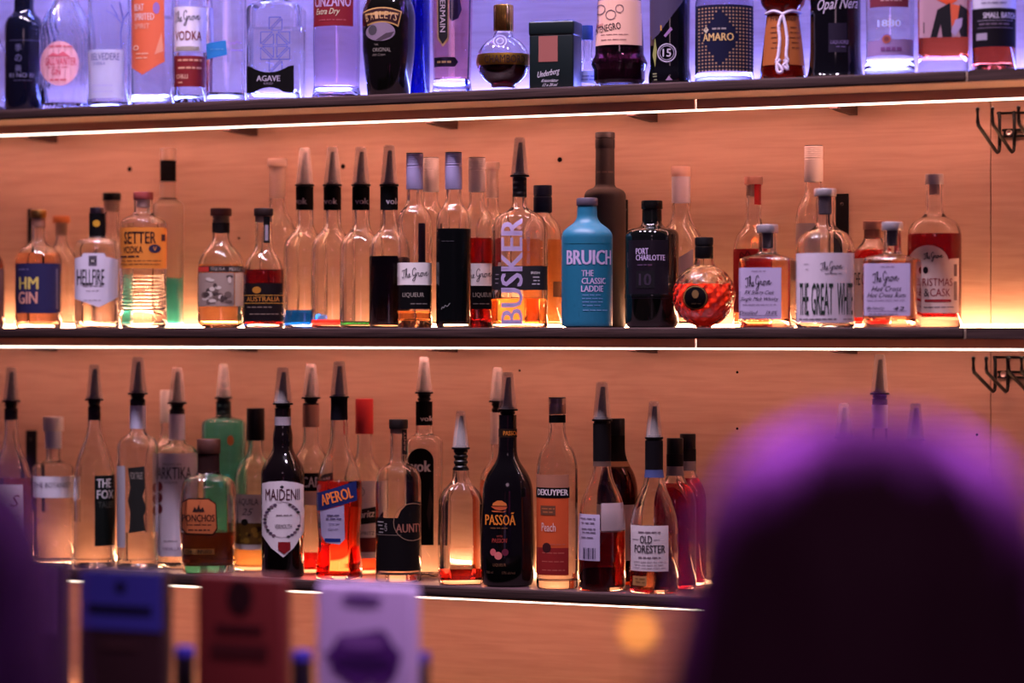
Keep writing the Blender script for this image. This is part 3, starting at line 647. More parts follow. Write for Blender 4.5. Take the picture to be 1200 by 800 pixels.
def ribs(v0, v1, n, hw, d=.7):
    out = []
    for i in range(n):
        a = v0 + (v1 - v0) * i / n; st = (v1 - v0) / n
        out += [(hw, a, 0), (hw - d, a + st * .35, 0), (hw - d, a + st * .65, 0)]
    return out
pts = [(27, None, 4)] + ribs(366, 320, 11, 27.5) + [(27.5, 316, 0)] + pts[1:]
b = Bot('vodka_bottle', 'ribbed clear vodka bottle with bright orange label and red-brown cap', 168, -.20, 'M', pts, fill=(262, CL), th=2)
b.cap(225, 234, 11.8, (150, 66, 62), 'cork', stop=(243, 8), stop_rgb=(190, 150, 140))
b.label(rect(140, 195, 267, 315), (214, 128, 48)).text('SETTER', 163, 279, 40, 14, (40, 24, 26), .015).text('VODKA', 155, 293, 26, 8, (40, 24, 26), .01).poly(circ(181, 292, 7, 18, 5), (44, 38, 60))
b.poly(rect(188.5, 193, 275, 283), (60, 30, 34)).lines(142, 165, [301], (70, 40, 34), 2).lines(142, 188, [306, 310], (110, 64, 40), .9).text('V', 181, 292, 5, 5, (200, 130, 70), .02, lift=.4).done()
b = Bot('frosted_bottle', 'tall frosted white bottle with black neck band and teal liquid, by the orange label', 197, -.05, 'M', std(18, 240, 9, 233, 174, 3, 3), p=3, rough=.3, glass_rgb=(255, 250, 244), fill=(326, (70, 235, 255)))
b.band(188, 213, K_).band(232, 234, (40, 30, 30), 'cord').done()
b = Bot('tequila_bottle', 'round tequila bottle with black and white artwork label and dark wooden cap', 259, -.17, 'M', std(27.5, 302, 10, 284, 252, 16, 9, fb=9), fill=(310, (236, 196, 150)))
b.cap(244, 253, 12.5, (86, 44, 40), 'cork', pmat('wood_cap', (92, 46, 40), .6), stop=(262, 8), stop_rgb=(120, 96, 84)).band(261, 273, (30, 24, 24))
b.label(rect(233, 286, 312, 319), (44, 34, 34)).poly(rect(233, 245, 313, 318.5), (176, 50, 40)).text('TEQUILA', 255, 315.7, 17, 4, (160, 150, 140)).text('MEXICO', 276, 315.7, 17, 4, (180, 168, 156))
b.label(rect(233, 274, 320, 359), (150, 130, 118))
for i in range(26):
    r_ = random.Random(i); b.poly(circ(r_.uniform(237, 270), r_.uniform(324, 355), r_.uniform(2, 5), 9, r_.uniform(1.5, 4)), ((70, 56, 52), (196, 182, 168), (104, 86, 78))[i % 3], lift=.02 * i)
b.label(rect(275, 285, 320, 359), (190, 168, 146)).done()
b = Bot('rum_bottle', 'dark red rum bottle with black and gold label and black seal strip on its neck', 309, -.20, 'M', std(24, 310, 10, 292, 252, 14, 9), fill=(316, (128, 22, 24)))
b.cap(244, 253, 11.5, (40, 26, 24), 'cork', stop=(261, 7.5), stop_rgb=(150, 110, 96)).nolabel().label(rect(309, 316, 254, 285), K_, name='seal').poly(rect(310.5, 314, 264, 282), (150, 140, 150))
b.label(rect(284, 334, 332, 376), (26, 18, 20)).poly(circ(301, 340, 5, 14, 4), (170, 110, 36)).text('AUSTRALIA', 308, 350.5, 42, 5.5, (178, 116, 44), .01).poly(rect(286, 331, 345.8, 346.4), GOLD).poly(rect(286, 331, 355, 355.6), GOLD).lines(289, 318, [360], (130, 110, 100), 1).lines(290, 326, [368], (130, 110, 100), 1).done()
b = Bot('frosted_stopper_bottle', 'tall clear bottle with frosted glass stopper behind the black and gold rum', 325, -.055, 'M', std(23, 268, 9.5, 246, 194, 14, 9))
b.cap(186, 195, 11.5, (240, 200, 180), 'cork', pmat('frosted_plastic', (240, 215, 200), .3, 0, .7), stop=(232, 8), stop_rgb=(236, 206, 190)).done()
# four square-shouldered cordial bottles with pourers
VOK = [(357, -.096, 363, (8, 90, 225), 'empty cordial bottle with a little blue liquid under a pourer, leftmost of four', 173),
       (389.5, -.128, 374, (200, 50, 50), 'empty cordial bottle with a little red liquid, second of four pourer bottles', 172),
       (423, -.158, 376, (30, 90, 40), 'cordial bottle with a thin green rest of liquid, third of four pourer bottles', 172),
       (456, -.186, 300, (10, 7, 8), 'cordial bottle with near-black liquid under a pourer, rightmost of four', 170)]
for i, (cx, Y, lv, rgb, lab, top) in enumerate(VOK):
    b = Bot('cordial_bottle', lab, cx, Y, 'M', std(25 if i < 3 else 23.5, 283, 10, 268, 220, 13, 8), p=2.15, fill=(lv, rgb), th=4.6, bt=4, group='cordial bottles with pourers')
    b.pour(top, 217, 238, 10.6, 6.6, 8.4).band(219, 246, K_).text('vok', cx - 5 + i * 3, 236, 15, 7, (190, 180, 190), .02)
    b.done()
b = Bot('liqueur_bottle', 'slim clear liqueur bottle with lavender screw cap and half white half black label', 486, -.21, 'M', std(20.5, 252, 9.3, 240, 184, 13, 9), fill=(364, (240, 176, 110)), punt=9, bt=9)
b.cap(180, 222, 10, (176, 164, 205), 'screw').label(rect(465.5, 506.5, 308, 334), W_).grove(487, 321, 33, 11)
b.label(rect(465.5, 506.5, 334.2, 362), K_).text('LIQUEUR', 484, 346, 26, 6, (150, 140, 130), .01).lines(480, 500, [356], (120, 110, 106), 1).done()
b = Bot('white_cap_bottle', 'clear bottle with white screw cap behind the lavender-capped liqueur with two-tone label', 504.5, -.08, 'M', std(21, 252, 9.3, 240, 188, 13, 9))
b.cap(185, 225, 10, (236, 222, 212), 'screw').label(rect(492, 506, 262, 330), (36, 28, 28)).done()
b = Bot('dark_liqueur_bottle', 'slim bottle of near-black liqueur with lavender screw cap', 531.5, -.21, 'M', std(20.5, 250, 9.3, 238, 184, 13, 9), fill=(268, (5, 8, 7)))
b.cap(179, 222, 10, (176, 164, 205), 'screw').label(rect(511, 552, 269, 376), (8, 11, 11), mat=gloss((7, 10, 10), .15))
b.lines(516, 532, [283], (60, 60, 64), .8).strokes([[(0, 0), (.4, .5), (.7, .2), (1.2, .7), (1.6, .3), (2.4, .9)]], 523, 359, 14, 5, (150, 150, 150), -14, .6).done()
b = Bot('liqueur_bottle', 'red liqueur bottle with white screw cap behind the near-black one', 559, -.135, 'M', std(20.5, 254, 9.3, 242, 188, 13, 9), fill=(279, (176, 26, 24)), punt=8, bt=8)
b.cap(185, 225, 10, (236, 222, 212), 'screw').label(rect(538.5, 580, 309, 335), W_).grove(562, 322, 32, 11).label(rect(538.5, 580, 335.2, 362), K_).text('LIQUEUR', 566, 346, 24, 6, (150, 140, 130), .01).lines(554, 574, [356], (120, 110, 106), 1).done()
b = Bot('frosted_stopper_bottle', 'clear bottle with frosted stopper between the white screw cap and the pourer whiskey', 577, -.05, 'M', std(20, 262, 7.5, 248, 196, 12, 8))
b.cap(190, 198, 8.5, (240, 205, 190), 'cork', pmat('frosted_plastic', (240, 215, 200), .3, 0, .7), stop=(232, 6), stop_rgb=(236, 206, 190)).done()
b = Bot('whiskey_bottle', 'broad clear whiskey bottle with huge upright lavender letters and black band', 609, -.195, 'M', std(33, 256, 8.5, 244, 208, 16, 8), p=2.5, br=.72, fill=(350, (244, 160, 84)))
b.pour(161, 206, 231, 10.5, 6.4, 7.6)
b.label(rect(576, 642, 312, 340), (24, 20, 24), mat=pmat('paper', (24, 20, 24), .5)).lines(579, 585, [322, 327, 332], GREY).text('IRISH', 627, 320, 10, 3, W_).lines(622, 632, [325, 329, 333], (190, 180, 186), 1.3)
b.text('BUSKER', 600, 318, 124, 25, (176, 158, 196), .02, vert=True, lift=.3).text('IRISH WHISKEY', 619, 290, 40, 4, (120, 104, 120), vert=True).done()
b = Bot('navy_cap_bottle', 'bottle with navy blue cap and amber spirit behind the whiskey with upright lavender letters', 636, -.075, 'M', std(24, 268, 9, 250, 222, 14, 8), fill=(281, (252, 190, 120)))
b.cap(217, 249, 11, (24, 34, 58), 'lid').nolabel().label(rect(648, 660, 330, 348), (140, 96, 70)).done()
b = Bot('teal_bottle', 'opaque matte teal whisky bottle with lavender lettering', 688, -.20, 'M', [(29, None, 5), (30, 380, 4), (30, 286, 0), (30, 271, 16), (12, 259, 8), (11.5, 240, 0)], opaque=pmat('teal_paint', (26, 106, 134), .45))
b.cap(232, 241, 12.6, (82, 70, 84), 'cork', pmat('grey_cap', (86, 74, 88), .5)).nolabel()
b.poly(rect(658, 718, 285.2, 286), (30, 110, 130)).text('BRUICH', 692, 302, 62, 17, (196, 176, 214), .03).text('THE', 688.5, 320.5, 14, 7, LAV, .02).text('CLASSIC', 696.5, 329.5, 30, 7, LAV, .02).text('LADDIE', 694.5, 338.5, 27, 7, LAV, .02)
b.lines(681, 706, [346, 350, 354, 358], (110, 150, 196), .9).lines(681, 714, [363.5], (120, 160, 200), 1).done()
b = Bot('tall_matte_bottle', 'tall matte dark brown whisky bottle behind the teal bottle', 709, -.085, 'M', [(24.5, None, 3), (24.5, 224, 7), (11.5, 219, 4), (11, 165, 0), (11, 160, 0)], opaque=pmat('matte_brown', (58, 46, 42), .55))
b.cap(155, 174, 11.6, (44, 36, 34), 'lid', pmat('matte_dark', (48, 40, 38), .5)).nolabel().lines(699, 719, [202], (104, 86, 78), 2.2).done()
b = Bot('dark_green_bottle', 'broad near-black green whisky bottle with small lavender lettering, right of the teal one', 764, -.178, 'M', [(30.5, None, 5), (31.5, 376, 0), (31.5, 350, 0), (32, 349, 0), (32, 345, 0), (31.5, 344, 0), (31.5, 270, 8), (11.5, 265, 6), (11, 240, 0)], opaque=pmat('black_green_glass', (8, 12, 10), .06, coat=.5))
b.cap(235, 245, 12.6, (20, 20, 19), 'cork', gloss((20, 20, 18))).band(246, 259, (16, 18, 16), mat=gloss((14, 16, 14)))
b.label(rect(737, 783, 282, 350), (30, 22, 32), mat=gloss((26, 20, 28), .3)).text('PORT', 752.5, 295, 15.5, 7, LAV, .02).text('CHARLOTTE', 762, 302.5, 35, 6.5, LAV, .02).poly(rect(746, 767, 318, 338), (18, 14, 20)).text('10', 756, 328, 15, 14, (52, 40, 56), .02).lines(746, 764, [311], (84, 62, 90), 1.5).done()
b = Bot('white_wrap_bottle', 'clear bottle with white neck wrap and pale cork behind the golf-ball shaped bottle', 798, -.055, 'M', std(27, 280, 10.5, 256, 206, 16, 10))
b.cap(195, 207, 11.5, (236, 186, 160), 'cork', pmat('pale_cork', (240, 196, 170), .6)).band(207, 238, (226, 216, 220), off=.8).label([(774, 372), (774, 326), (796, 302), (812, 292), (812, 372)], (196, 184, 190)).done()
# golf ball bottle
r0 = 37.
ph = [(r0 * cos(a), 346 - r0 * sin(a), 0) for a in [radians(-75 + i * 145 / 30) for i in range(31)]]
FIB = []
for i in range(150):
    zz = 1 - 2 * (i + .5) / 150; a = i * 2.399963; FIB.append(Vector((sqrt(1 - zz * zz) * cos(a), sqrt(1 - zz * zz) * sin(a), zz)))
def dimple(th, zn):
    H = 346 - 303; cz = (zn * (382 - 303) - 36) / 37.
    cz = max(-1, min(1, cz)); q = Vector((sqrt(max(0, 1 - cz * cz)) * cos(th), sqrt(max(0, 1 - cz * cz)) * sin(th), cz))
    m_ = max(q.dot(f) for f in FIB); a = math.acos(min(1, m_)); return 1 - .05 * max(0, 1 - (a / .135) ** 2)
b = Bot('golf_ball_bottle', 'round dimpled golf-ball shaped bottle with orange liquid and black medallion', 825, -.20, 'M', [(10, None, 2)] + ph[1:] + [(10.5, 303, 0)], mod=dimple, n=110, th=2.5, sub=2)
b.fill(333, (0, 0, 0), 110, pmat('coral_liquid', (250, 74, 50), .12, 0, .6, 1.34)); b.cap(278, 303, 10.8, K_, 'lid').label(circ(815, 349, 14.5, 28), K_, off=.2, name='medallion', mat=gloss(K_, .3)).ring(815, 349, 13.6, .9, (150, 110, 60)).poly(circ(815, 345, 4, 10, 5), (120, 90, 52)).lines(808, 822, [356], (120, 96, 70), 1).done()
b = Bot('red_wax_bottle', 'clear bottle with red wax strip and red label behind the square lavender-labelled whisky', 883, -.055, 'M', std(24, 282, 9, 262, 218, 16, 9), fill=(296, (252, 176, 120)))
b.cap(207, 216, 11, (224, 150, 130), 'cork', pmat('frosted_plastic', (240, 190, 170), .3, 0, .7), stop=(230, 6.5)).nolabel().label(rect(884, 893, 216, 240), (186, 40, 40), name='wax_strip').label(rect(860, 907, 292, 366), (186, 44, 44)).strokes([[(0, .3), (.5, 1), (1.2, .4), (1.8, 1), (2.3, .2), (1.2, .1), (0, .3)]], 874, 300, 16, 8, K_, -8, .8).done()
# square spirit bottles
def sq(cx, Y, lab, hw, liq, words, top, lx0, lx1, lv0, lv1, rot=-9):
    b = Bot('square_spirit_bottle', lab, cx, Y, 'M', [(hw, None, 3), (hw, 303, 5), (10.5, 297, 4), (10, top + 6, 0)], p=9, br=.92, rot=rot, fill=(306, liq), th=3, bt=8, group='square spirit bottles')
    b.cap(top, top + 10, 12.6, (170, 160, 168), 'cork', pmat('brushed_cap', (196, 186, 190), .32, .65), stop=(top + 28, 6.5), stop_rgb=(50, 40, 46))
    b.label(rect(lx0, lx1, lv0, lv1), (184, 168, 200)); xc = (lx0 + lx1) / 2
    b.lines(xc - 10, xc + 10, [lv0 + 4], (120, 100, 130), .7).grove(xc - 1, lv0 + 17, 30, 13)
    b.text(words[0], xc, lv0 + 29.5, 34, 6, INK, 0, .45).text(words[1], xc, lv0 + 37, 44, 5.5, INK, 0, .45)
    b.lines(lx0 + 3, lx1 - 4, [lv0 + 43], (130, 112, 140), .7).poly(rect(lx0 + 4, lx1 - 4, lv0 + 55.5, lv0 + 56), (110, 90, 120))
    b.text(words[2], xc - 13, lv0 + 52.5, 20, 4.5, INK, 0, .4).text(words[3], xc + 14, lv0 + 52.5, 13, 4.5, INK, 0, .4).lines(lx0 + 4, lx1 - 12, [lv0 + 59], GREY, .9); return b.done()
sq(899.5, -.20, 'square clear whisky bottle with lavender handwritten label, beside the golf-ball bottle', 30.5, (250, 200, 160), ('PX Sherry Cask', 'Single Malt Whisky', 'Distilled', '59.0%'), 263, 869, 920, 314, 374)
b = Bot('white_cap_bottle', 'tall clear bottle with white patterned screw cap behind the bottle with tall green lettering', 953.5, -.055, 'M', std(21, 246, 10, 226, 178, 14, 9))
b.cap(171, 213, 11, (236, 222, 212), 'screw').nolabel().label(rect(933, 960, 262, 330), (216, 196, 180)).done()
b = Bot('green_letter_bottle', 'broad clear bottle with white label and very tall dark green letters', 967, -.20, 'M', std(34.5, 278, 11, 266, 228, 20, 8), fill=(350, CL))
b.cap(221, 230, 13.2, (190, 178, 180), 'cork', pmat('brushed_cap', (200, 190, 190), .32, .65), stop=(251, 7.5), stop_rgb=(96, 84, 92))
b.label(rect(932.5, 1001.5, 297, 378), (206, 192, 204)).grove(975, 313, 26, 10, (60, 50, 66)).lines(966, 986, [321], GREY, .9).lines(942, 950, [310, 316], (150, 136, 150), .7)
b.text('THE', 942.5, 350.5, 15, 37, (30, 46, 36), .02).text('GREAT', 963.5, 350.5, 25.5, 37, (34, 50, 40), .02).text('WHITE', 991, 350.5, 25, 37, (40, 56, 46), .02).lines(936, 980, [374], (110, 104, 110), 1.6).lines(985, 998, [374], (130, 120, 130), 1.2).done()
b = Bot('cork_bottle', 'red spirit bottle with wooden cork between the green-lettered bottle and the square rum', 1023, -.075, 'M', std(24, 296, 10.5, 282, 266, 12, 8), fill=(293, (206, 40, 34)))
b.cap(259, 269, 12, (190, 136, 116), 'cork', pmat('wood_cap', (196, 140, 118), .6), stop=(280, 8.5), stop_rgb=(180, 120, 100)).label(rect(1000, 1047, 303, 372), (226, 206, 190)).text('THE GROVE', 1013, 327, 32, 15, INK, .01).text('RUM', 1018, 348, 16, 7, GREY).done()
sq(1045.5, -.20, 'square rum bottle with lavender handwritten label, beside the dark red cask bottle', 31.5, (240, 176, 140), ('Hot Cross', 'Hot Cross Rum', 'Bly Hensley', '42'), 260, 1017, 1071, 309, 370)
b = Bot('cask_bottle', 'dark red spirit bottle with arched cream label and silver stopper, rightmost on middle shelf', 1095, -.098, 'M', std(31.5, 262, 10, 252, 212, 18, 8), fill=(274, (150, 16, 18)), bt=13)
b.cap(204, 216, 10.8, (180, 168, 172), 'cork', pmat('brushed_cap', (200, 190, 192), .32, .65), stop=(228, 6), stop_rgb=(196, 160, 150))
ar = [(1064, 367)] + [(1064, 306)] + [(1088 - 24 * cos(a), 310 - 22 * sin(a)) for a in [radians(12 + i * 156 / 12) for i in range(13)]] + [(1112, 304), (1123, 303), (1123, 367)]
b.label(ar, (228, 204, 192)).grove(1094, 301, 22, 8, INK).poly(circ(1085, 317, 3, 12, 4), (30, 22, 26)).text('CHRISTMAS', 1092, 331, 50, 9, (150, 44, 54), .0).text('CASK', 1102, 343, 24, 9, (150, 44, 54), .0).text('&', 1086, 343, 6, 9, (60, 40, 46)).poly(rect(1084, 1114, 351, 354), (168, 40, 50)).lines(1080, 1118, [360], GREY, 1)
b.poly(rect(1117, 1120.5, 310, 324), (120, 96, 96)).poly(rect(1117, 1120.5, 330, 352), (150, 124, 120)).done()
# ------------------------------------------------------------------ bottom shelf
b = Bot('pourer_bottle', 'cropped bottle with white label and pourer at the left edge, bottom shelf', 13, -.195, 'B', std(24, 552, 8, 520, 478, 26, 16), fill=(560, (214, 130, 84)))
b.pour(430, 470, 492, 10, 6, 7.6).label(rect(-11, 26, 567, 650), (214, 200, 204)).text("S", 17, 586, 8, 14, (120, 40, 60), 0, .3).lines(0, 22, [604, 610], GREY, 1).done()
def emb(th, zn): return 1 + (.008 * sin(40 * th) * sin(120 * zn) if zn < .38 else 0)
b = Bot('botanical_gin_bottle', 'square-shouldered clear gin bottle with white cap and pale band label', 62.5, -.15, 'B', std(24, 544, 8.5, 540, 506, 7, 5), p=3, mod=emb, sub=3)
b.cap(488, 505, 12, (228, 218, 216), 'cork').band(502, 525, (206, 204, 222), off=2).label(rect(38, 86, 557, 582), (210, 206, 216)).text('THE BOTANIST', 61, 567, 44, 6, (80, 72, 84), .0).done()
b = Bot('pourer_bottle', 'clear sloping-shouldered pourer bottle with narrow black label, left end of bottom shelf', 110.5, -.20, 'B', std(24.5, 548, 7.5, 505, 478, 22, 18), fill=(610, CL), punt=8, bt=10)
b.pour(427, 468, 492, 10.2, 6, 7.4).label(rect(111, 136, 556, 638), (16, 20, 18)).text('THE', 122, 565, 19, 10, (206, 200, 200), .01).text('FOX', 124, 578, 23, 10, (206, 200, 200), .01).text('TALES', 124, 590, 20, 7, (60, 64, 60)).done()
b = Bot('pourer_bottle', 'clear straight pourer bottle with white neck wrap and wavy-edged dark label, bottom shelf', 161.5, -.20, 'B', std(24.5, 516, 9, 508, 468, 9, 6), fill=(622, CL), punt=9, bt=12)
b.pour(418, 461, 476, 11, 6.8, 8.6).band(475, 502, (206, 204, 226), off=.8)
b.label([(150, 547), (169, 545), (170, 570), (167, 580), (171, 594), (168, 604), (170, 620), (151, 623), (153, 600), (150, 585), (153, 570)], (36, 36, 34)).text('FOX TALES', 160, 556, 14, 8, (150, 140, 130)).nolabel().label(rect(137.5, 147, 545, 640), (176, 170, 176)).done()
b = Bot('white_cap_bottle', 'clear bottle with narrow white cap behind the wavy dark-labelled pourer bottle', 196, -.055, 'B', std(24, 530, 8, 512, 490, 14, 8)); b.cap(457, 495, 8.5, (230, 222, 214)).done()
b = Bot('vanilla_vodka_bottle', 'white-labelled vodka bottle with red dots and pourer beside the squat tequila', 207.5, -.125, 'B', std(24.5, 526, 9, 518, 480, 8, 6))
b.pour(430, 472, 487, 10.5, 6.4, 8).band(485, 515, (212, 206, 222), off=.8).label(rect(183, 231, 530, 650), (206, 196, 206)).text('ARKTIKA', 203, 553, 44, 14, (40, 34, 46), .01).text('PREMIUM', 201, 543, 22, 3, GREY).text('VODKA', 200, 564, 17, 3, GREY).nb().text('VANILLA', 200, 641, 22, 4, (130, 110, 140))
b.nb()
for v in (569, 582, 595): b.poly(circ(187, v, 4, 12, 6), (110, 26, 40))
b.nb().lines(190, 208, [632], GREY, .9).done()
b = Bot('green_gin_bottle', 'teal green glass gin bottle with pourer behind the squat tequila', 262, -.06, 'B', std(26, 492, 9, 488, 470, 6, 4), p=4, glass_rgb=(165, 255, 250))
b.pour(426, 466, 488, 9.5, 5.8, 7.6).label(circ(270, 515, 4, 14, 6), (190, 120, 70), name='seal').done()
def fac(th, zn): return 1 + .02 * abs(cos(5 * th))
b = Bot('squat_tequila_bottle', 'squat faceted tequila bottle with orange-brown label and round wooden stopper', 244.5, -.203, 'B', [(30, None, 5), (34.5, 600, 14), (30, 562, 9), (12.5, 554, 4), (12, 532, 0)], p=3, br=.8, mod=fac, th=3, bt=10, n=60)
b.fill(622, (0, 0, 0), 60, pmat('amber_spirit', (150, 58, 22), .05, 0, .5)); b.cap(514, 531, 14, (66, 34, 28), 'plain', pmat('wood_cap', (78, 42, 32), .5)).band(531, 553, (40, 22, 20), off=.8)
b.label([(213, 587), (221, 582), (245, 582), (253, 588), (255, 618), (250, 625), (218, 624), (213, 617)], (60, 30, 22)).poly([(214.5, 588), (222, 583.5), (244, 583.5), (252, 589), (253.5, 617), (249, 623.5), (219, 622.5), (214.5, 616)], (176, 96, 54)).text('PONCHOS', 233, 605, 37, 8, (40, 20, 16), .02, lift=.3).poly([(226, 598), (228, 592), (231, 595), (233, 589), (235, 595), (238, 592), (240, 598)], (40, 22, 16), lift=.3).lines(218, 248, [613], (70, 36, 22), 1.2).lines(220, 246, [619], (60, 30, 20), 1.6)
b.label(rect(216, 251, 641, 647.5), (150, 104, 50)).text('CHILLI INFUSED', 233, 644.3, 30, 4.5, (40, 20, 14), .02).done()
b = Bot('tequila_bottle', 'clear tequila bottle with tall black cap and pale label left of the dark vermouth', 299.5, -.105, 'B', std(25, 548, 9, 532, 505, 18, 9), fill=(585, (244, 200, 130)))
b.cap(478, 516, 10.6, K_).label(rect(276, 325, 578, 642), (214, 202, 196)).text('AQUILA', 290, 587, 26, 9, (60, 50, 50), .0).text('25', 290, 598, 12, 8, (90, 80, 84), 0, .4).poly(rect(276, 325, 611, 636), (110, 80, 30)).poly(circ(287, 610, 4), (30, 26, 24), lift=.2)
for i in range(14):
    r_ = random.Random(i + 50); b.poly(circ(r_.uniform(280, 320), r_.uniform(614, 633), r_.uniform(1.5, 4), 8), ((60, 40, 16), (150, 116, 40))[i % 2], lift=.1 + .02 * i)
b.done()
b = Bot('vermouth_bottle', 'dark vermouth bottle with white shield label, wreath and small red emblem under a pourer', 331.5, -.215, 'B', [(25, None, 3), (25.5, 562, 0), (25.5, 548, 18), (11, 526, 8), (12, 512, 6), (9.5, 498, 4), (9.5, 478, 0)], opaque=pmat('brown_black_glass', (12, 8, 7), .07, coat=.4))
b.pour(430, 473, 490, 11, 7, 8.8).band(488, 498, (150, 140, 146))
b.label([(306, 566), (316, 563), (332, 562), (347, 564), (357, 568), (356, 622), (344, 640), (332, 651), (318, 640), (306, 624)], (216, 206, 208)).text('MAIDENII', 331, 578, 44, 13, (74, 24, 40), .01).poly([(330.5, 567), (333, 569), (330.5, 571), (328, 569)], INK)
b.ring(331, 607, 21, .6, (150, 130, 140)).lines(322, 342, [602], (120, 100, 110), 1.2).text('VERMOUTH', 332, 615, 20, 5, (90, 76, 84), .01)
for i in range(26):
    a = radians(20 + i * 12.5)
    if 70 < math.degrees(a) < 110 or 250 < math.degrees(a) < 290: continue
    b.poly(circ(331 + 20 * cos(a), 608 + 20 * sin(a), 2.3, 7, 1.5), ((80, 60, 84), (60, 54, 56), (110, 84, 100))[i % 3], lift=.2 + .01 * i)
b.poly([(326, 633), (340, 633), (340, 642), (333, 647), (326, 642)], (130, 20, 26), lift=.3).done()
b = Bot('pourer_bottle', 'clear bottle with black and white label and pourer behind the orange aperitif', 364.5, -.105, 'B', std(24, 540, 9.5, 522, 472, 18, 9), fill=(645, (214, 40, 36)))
b.pour(426, 466, 482, 10.5, 6.2, 8.2).band(474, 500, (160, 120, 104)).label(rect(341, 388, 553, 574), K_).text('BACARDI', 363, 563.5, 44, 12, (206, 200, 200), .02).label(rect(341, 388, 575, 590), (196, 180, 176)).done()
b = Bot('aperitif_bottle', 'orange-red aperitif bottle with tilted blue label and pourer', 397.5, -.205, 'B', [(27.5, None, 3), (26.5, 655, 8), (24, 634, 10), (27, 590, 8), (26.5, 556, 18), (11, 522, 12), (9.5, 478, 0)], fill=(563, (250, 66, 36)))
b.pour(423, 465, 483, 10.8, 7, 8.6).band(466, 492, (22, 18, 26))
b.label([(375, 588), (379, 596), (403, 590), (404, 630), (398, 636), (382, 634), (377, 626)], (176, 166, 196), off=.5).lines(382, 400, [602, 606], (90, 80, 120), 1.4).lines(384, 398, [612, 618], (120, 110, 150), .8).poly(rect(381, 399, 629, 633), (30, 44, 110))
b.label([(370.5, 577), (417, 562), (418, 585), (371, 598)], (22, 34, 92), off=.9).text('APEROL', 394, 580, 40, 13, (236, 130, 60), .03, rot=-15).done()
b = Bot('red_cap_bottle', 'clear bottle with long coral red cap and white label behind the orange aperitif', 427, -.08, 'B', std(24, 556, 9.5, 536, 500, 18, 10), fill=(640, (240, 110, 70)))
b.cap(467, 508, 10.6, (214, 60, 62), mat=gloss((220, 60, 62), .35)).label(rect(412, 451, 562, 652), (218, 200, 196)).strokes([[(0, .5), (.6, 1), (1.2, .5), (.6, 0), (0, .5)]], 428, 576, 18, 12, INK, 0, .7).poly([(412, 597), (440, 592), (440, 611), (412, 614)], K_).text('Spritz', 428, 602, 22, 11, (226, 214, 210), .02, .25, rot=-6, lift=.35).text('SPRITZ', 430, 623, 18, 4, INK).poly(rect(412, 440, 628, 645), (120, 40, 36)).done()
b = Bot('cork_gin_bottle', 'clear round-shouldered gin bottle with dark cork and black label with circular emblem', 467, -.205, 'B', std(27, 552, 10, 542, 500, 15, 7), bt=9)
b.cap(491, 502, 11.2, (34, 26, 24), 'cork', stop=(508, 8), stop_rgb=(130, 90, 70)).nolabel().label(rect(471, 477, 503, 532), (26, 20, 20), name='seal').text('AUNTY', 474, 517, 22, 3.5, (170, 120, 100), .01, vert=True)
b.label([(440, 605), (466, 605), (470, 596), (478, 588), (487, 586), (494, 588), (494, 667), (440, 667)], (18, 14, 16)).text('AUNTY', 481, 617, 36, 10, (150, 96, 80), .02).ring(483, 610, 22, .7, (150, 120, 100)).lines(443, 450, [610, 614, 618, 622], (150, 140, 140), 1.4).poly(rect(441, 470, 624.5, 625.3), (110, 92, 84)).text('GIN', 452.5, 616, 9, 3.5, (160, 150, 150), .01, vert=True).done()
b = Bot('vodka_bottle', 'square-shouldered clear bottle with arched black label and pourer left of the angular bottle', 497, -.10, 'B', std(22, 514, 9.5, 508, 470, 6, 4), p=3, fill=(636, CL), punt=6)
b.pour(418, 460, 475, 10, 5.6, 8).band(470, 498, K_).text('vok', 500, 490, 15, 6, (190, 180, 180), .02)
b.label([(478, 637)] + [(493 - 15 * cos(radians(i * 15)), 539 - 15 * sin(radians(i * 15))) for i in range(13)] + [(508, 637)], (18, 14, 14)).text('vok', 493, 545, 24, 13, (220, 210, 206), .03).poly([(500, 600), (504, 570), (507, 590), (503, 620)], (50, 36, 32)).done()
b = Bot('angular_liqueur_bottle', 'angular clear decanter bottle with a low rest of red liquid under a pourer', 540, -.205, 'B', [(26, None, 4), (26, 640, 0), (25, 580, 10), (10, 563, 6), (9.5, 548, 0)], p=4.5, br=.8, rot=8, fill=(665, (150, 30, 24)), th=3.2, bt=6, mod=lambda th, zn: 1 + .008 * sin(17 * th + 50 * zn))
b.pour(481, 525, 551, 10, 5.6, 8.4).label(rect(560, 566, 590, 650), K_).done()
b = Bot('pourer_bottle', 'bottle with white neck wrap and pourer mostly hidden behind the black passion-fruit liqueur', 583, -.06, 'B', std(21, 556, 8, 540, 492, 14, 8), fill=(562, (236, 130, 70)))
b.pour(430, 470, 490, 9.5, 5.8, 7).band(483, 520, (226, 204, 190), off=.7).done()
b = Bot('passion_fruit_liqueur_bottle', 'black shouldered liqueur bottle with orange lettering, sunrise logo and pourer', 595, -.205, 'B', [(30, None, 6), (33, 655, 12), (29, 562, 14), (11, 536, 10), (10.5, 486, 0)], br=.78, p=2.3, opaque=pmat('black_glass', (7, 7, 7), .08, coat=.4))
b.pour(436, 480, 500, 11, 7, 8.8).band(502, 512, (40, 26, 18), off=.4).text('PASSOA', 599, 507, 18, 5, (206, 120, 40), .02)
b.nolabel().text('PASSOÃ', 586.5, 606, 35, 15, (216, 124, 40), .02).poly([(576 + 1, 591), (578, 588), (583, 585), (588, 585), (593, 588), (594, 591)], (206, 112, 50)).poly([(575.5, 592), (594.5, 592), (593, 595), (586, 596.5), (580, 595)], (190, 84, 44)).poly([(576, 596.8), (582, 596.6), (589, 598), (594, 596.5), (591, 598.6), (578, 598.4)], (190, 90, 44)).lines(575, 596, [617], (110, 70, 40), 1.2)
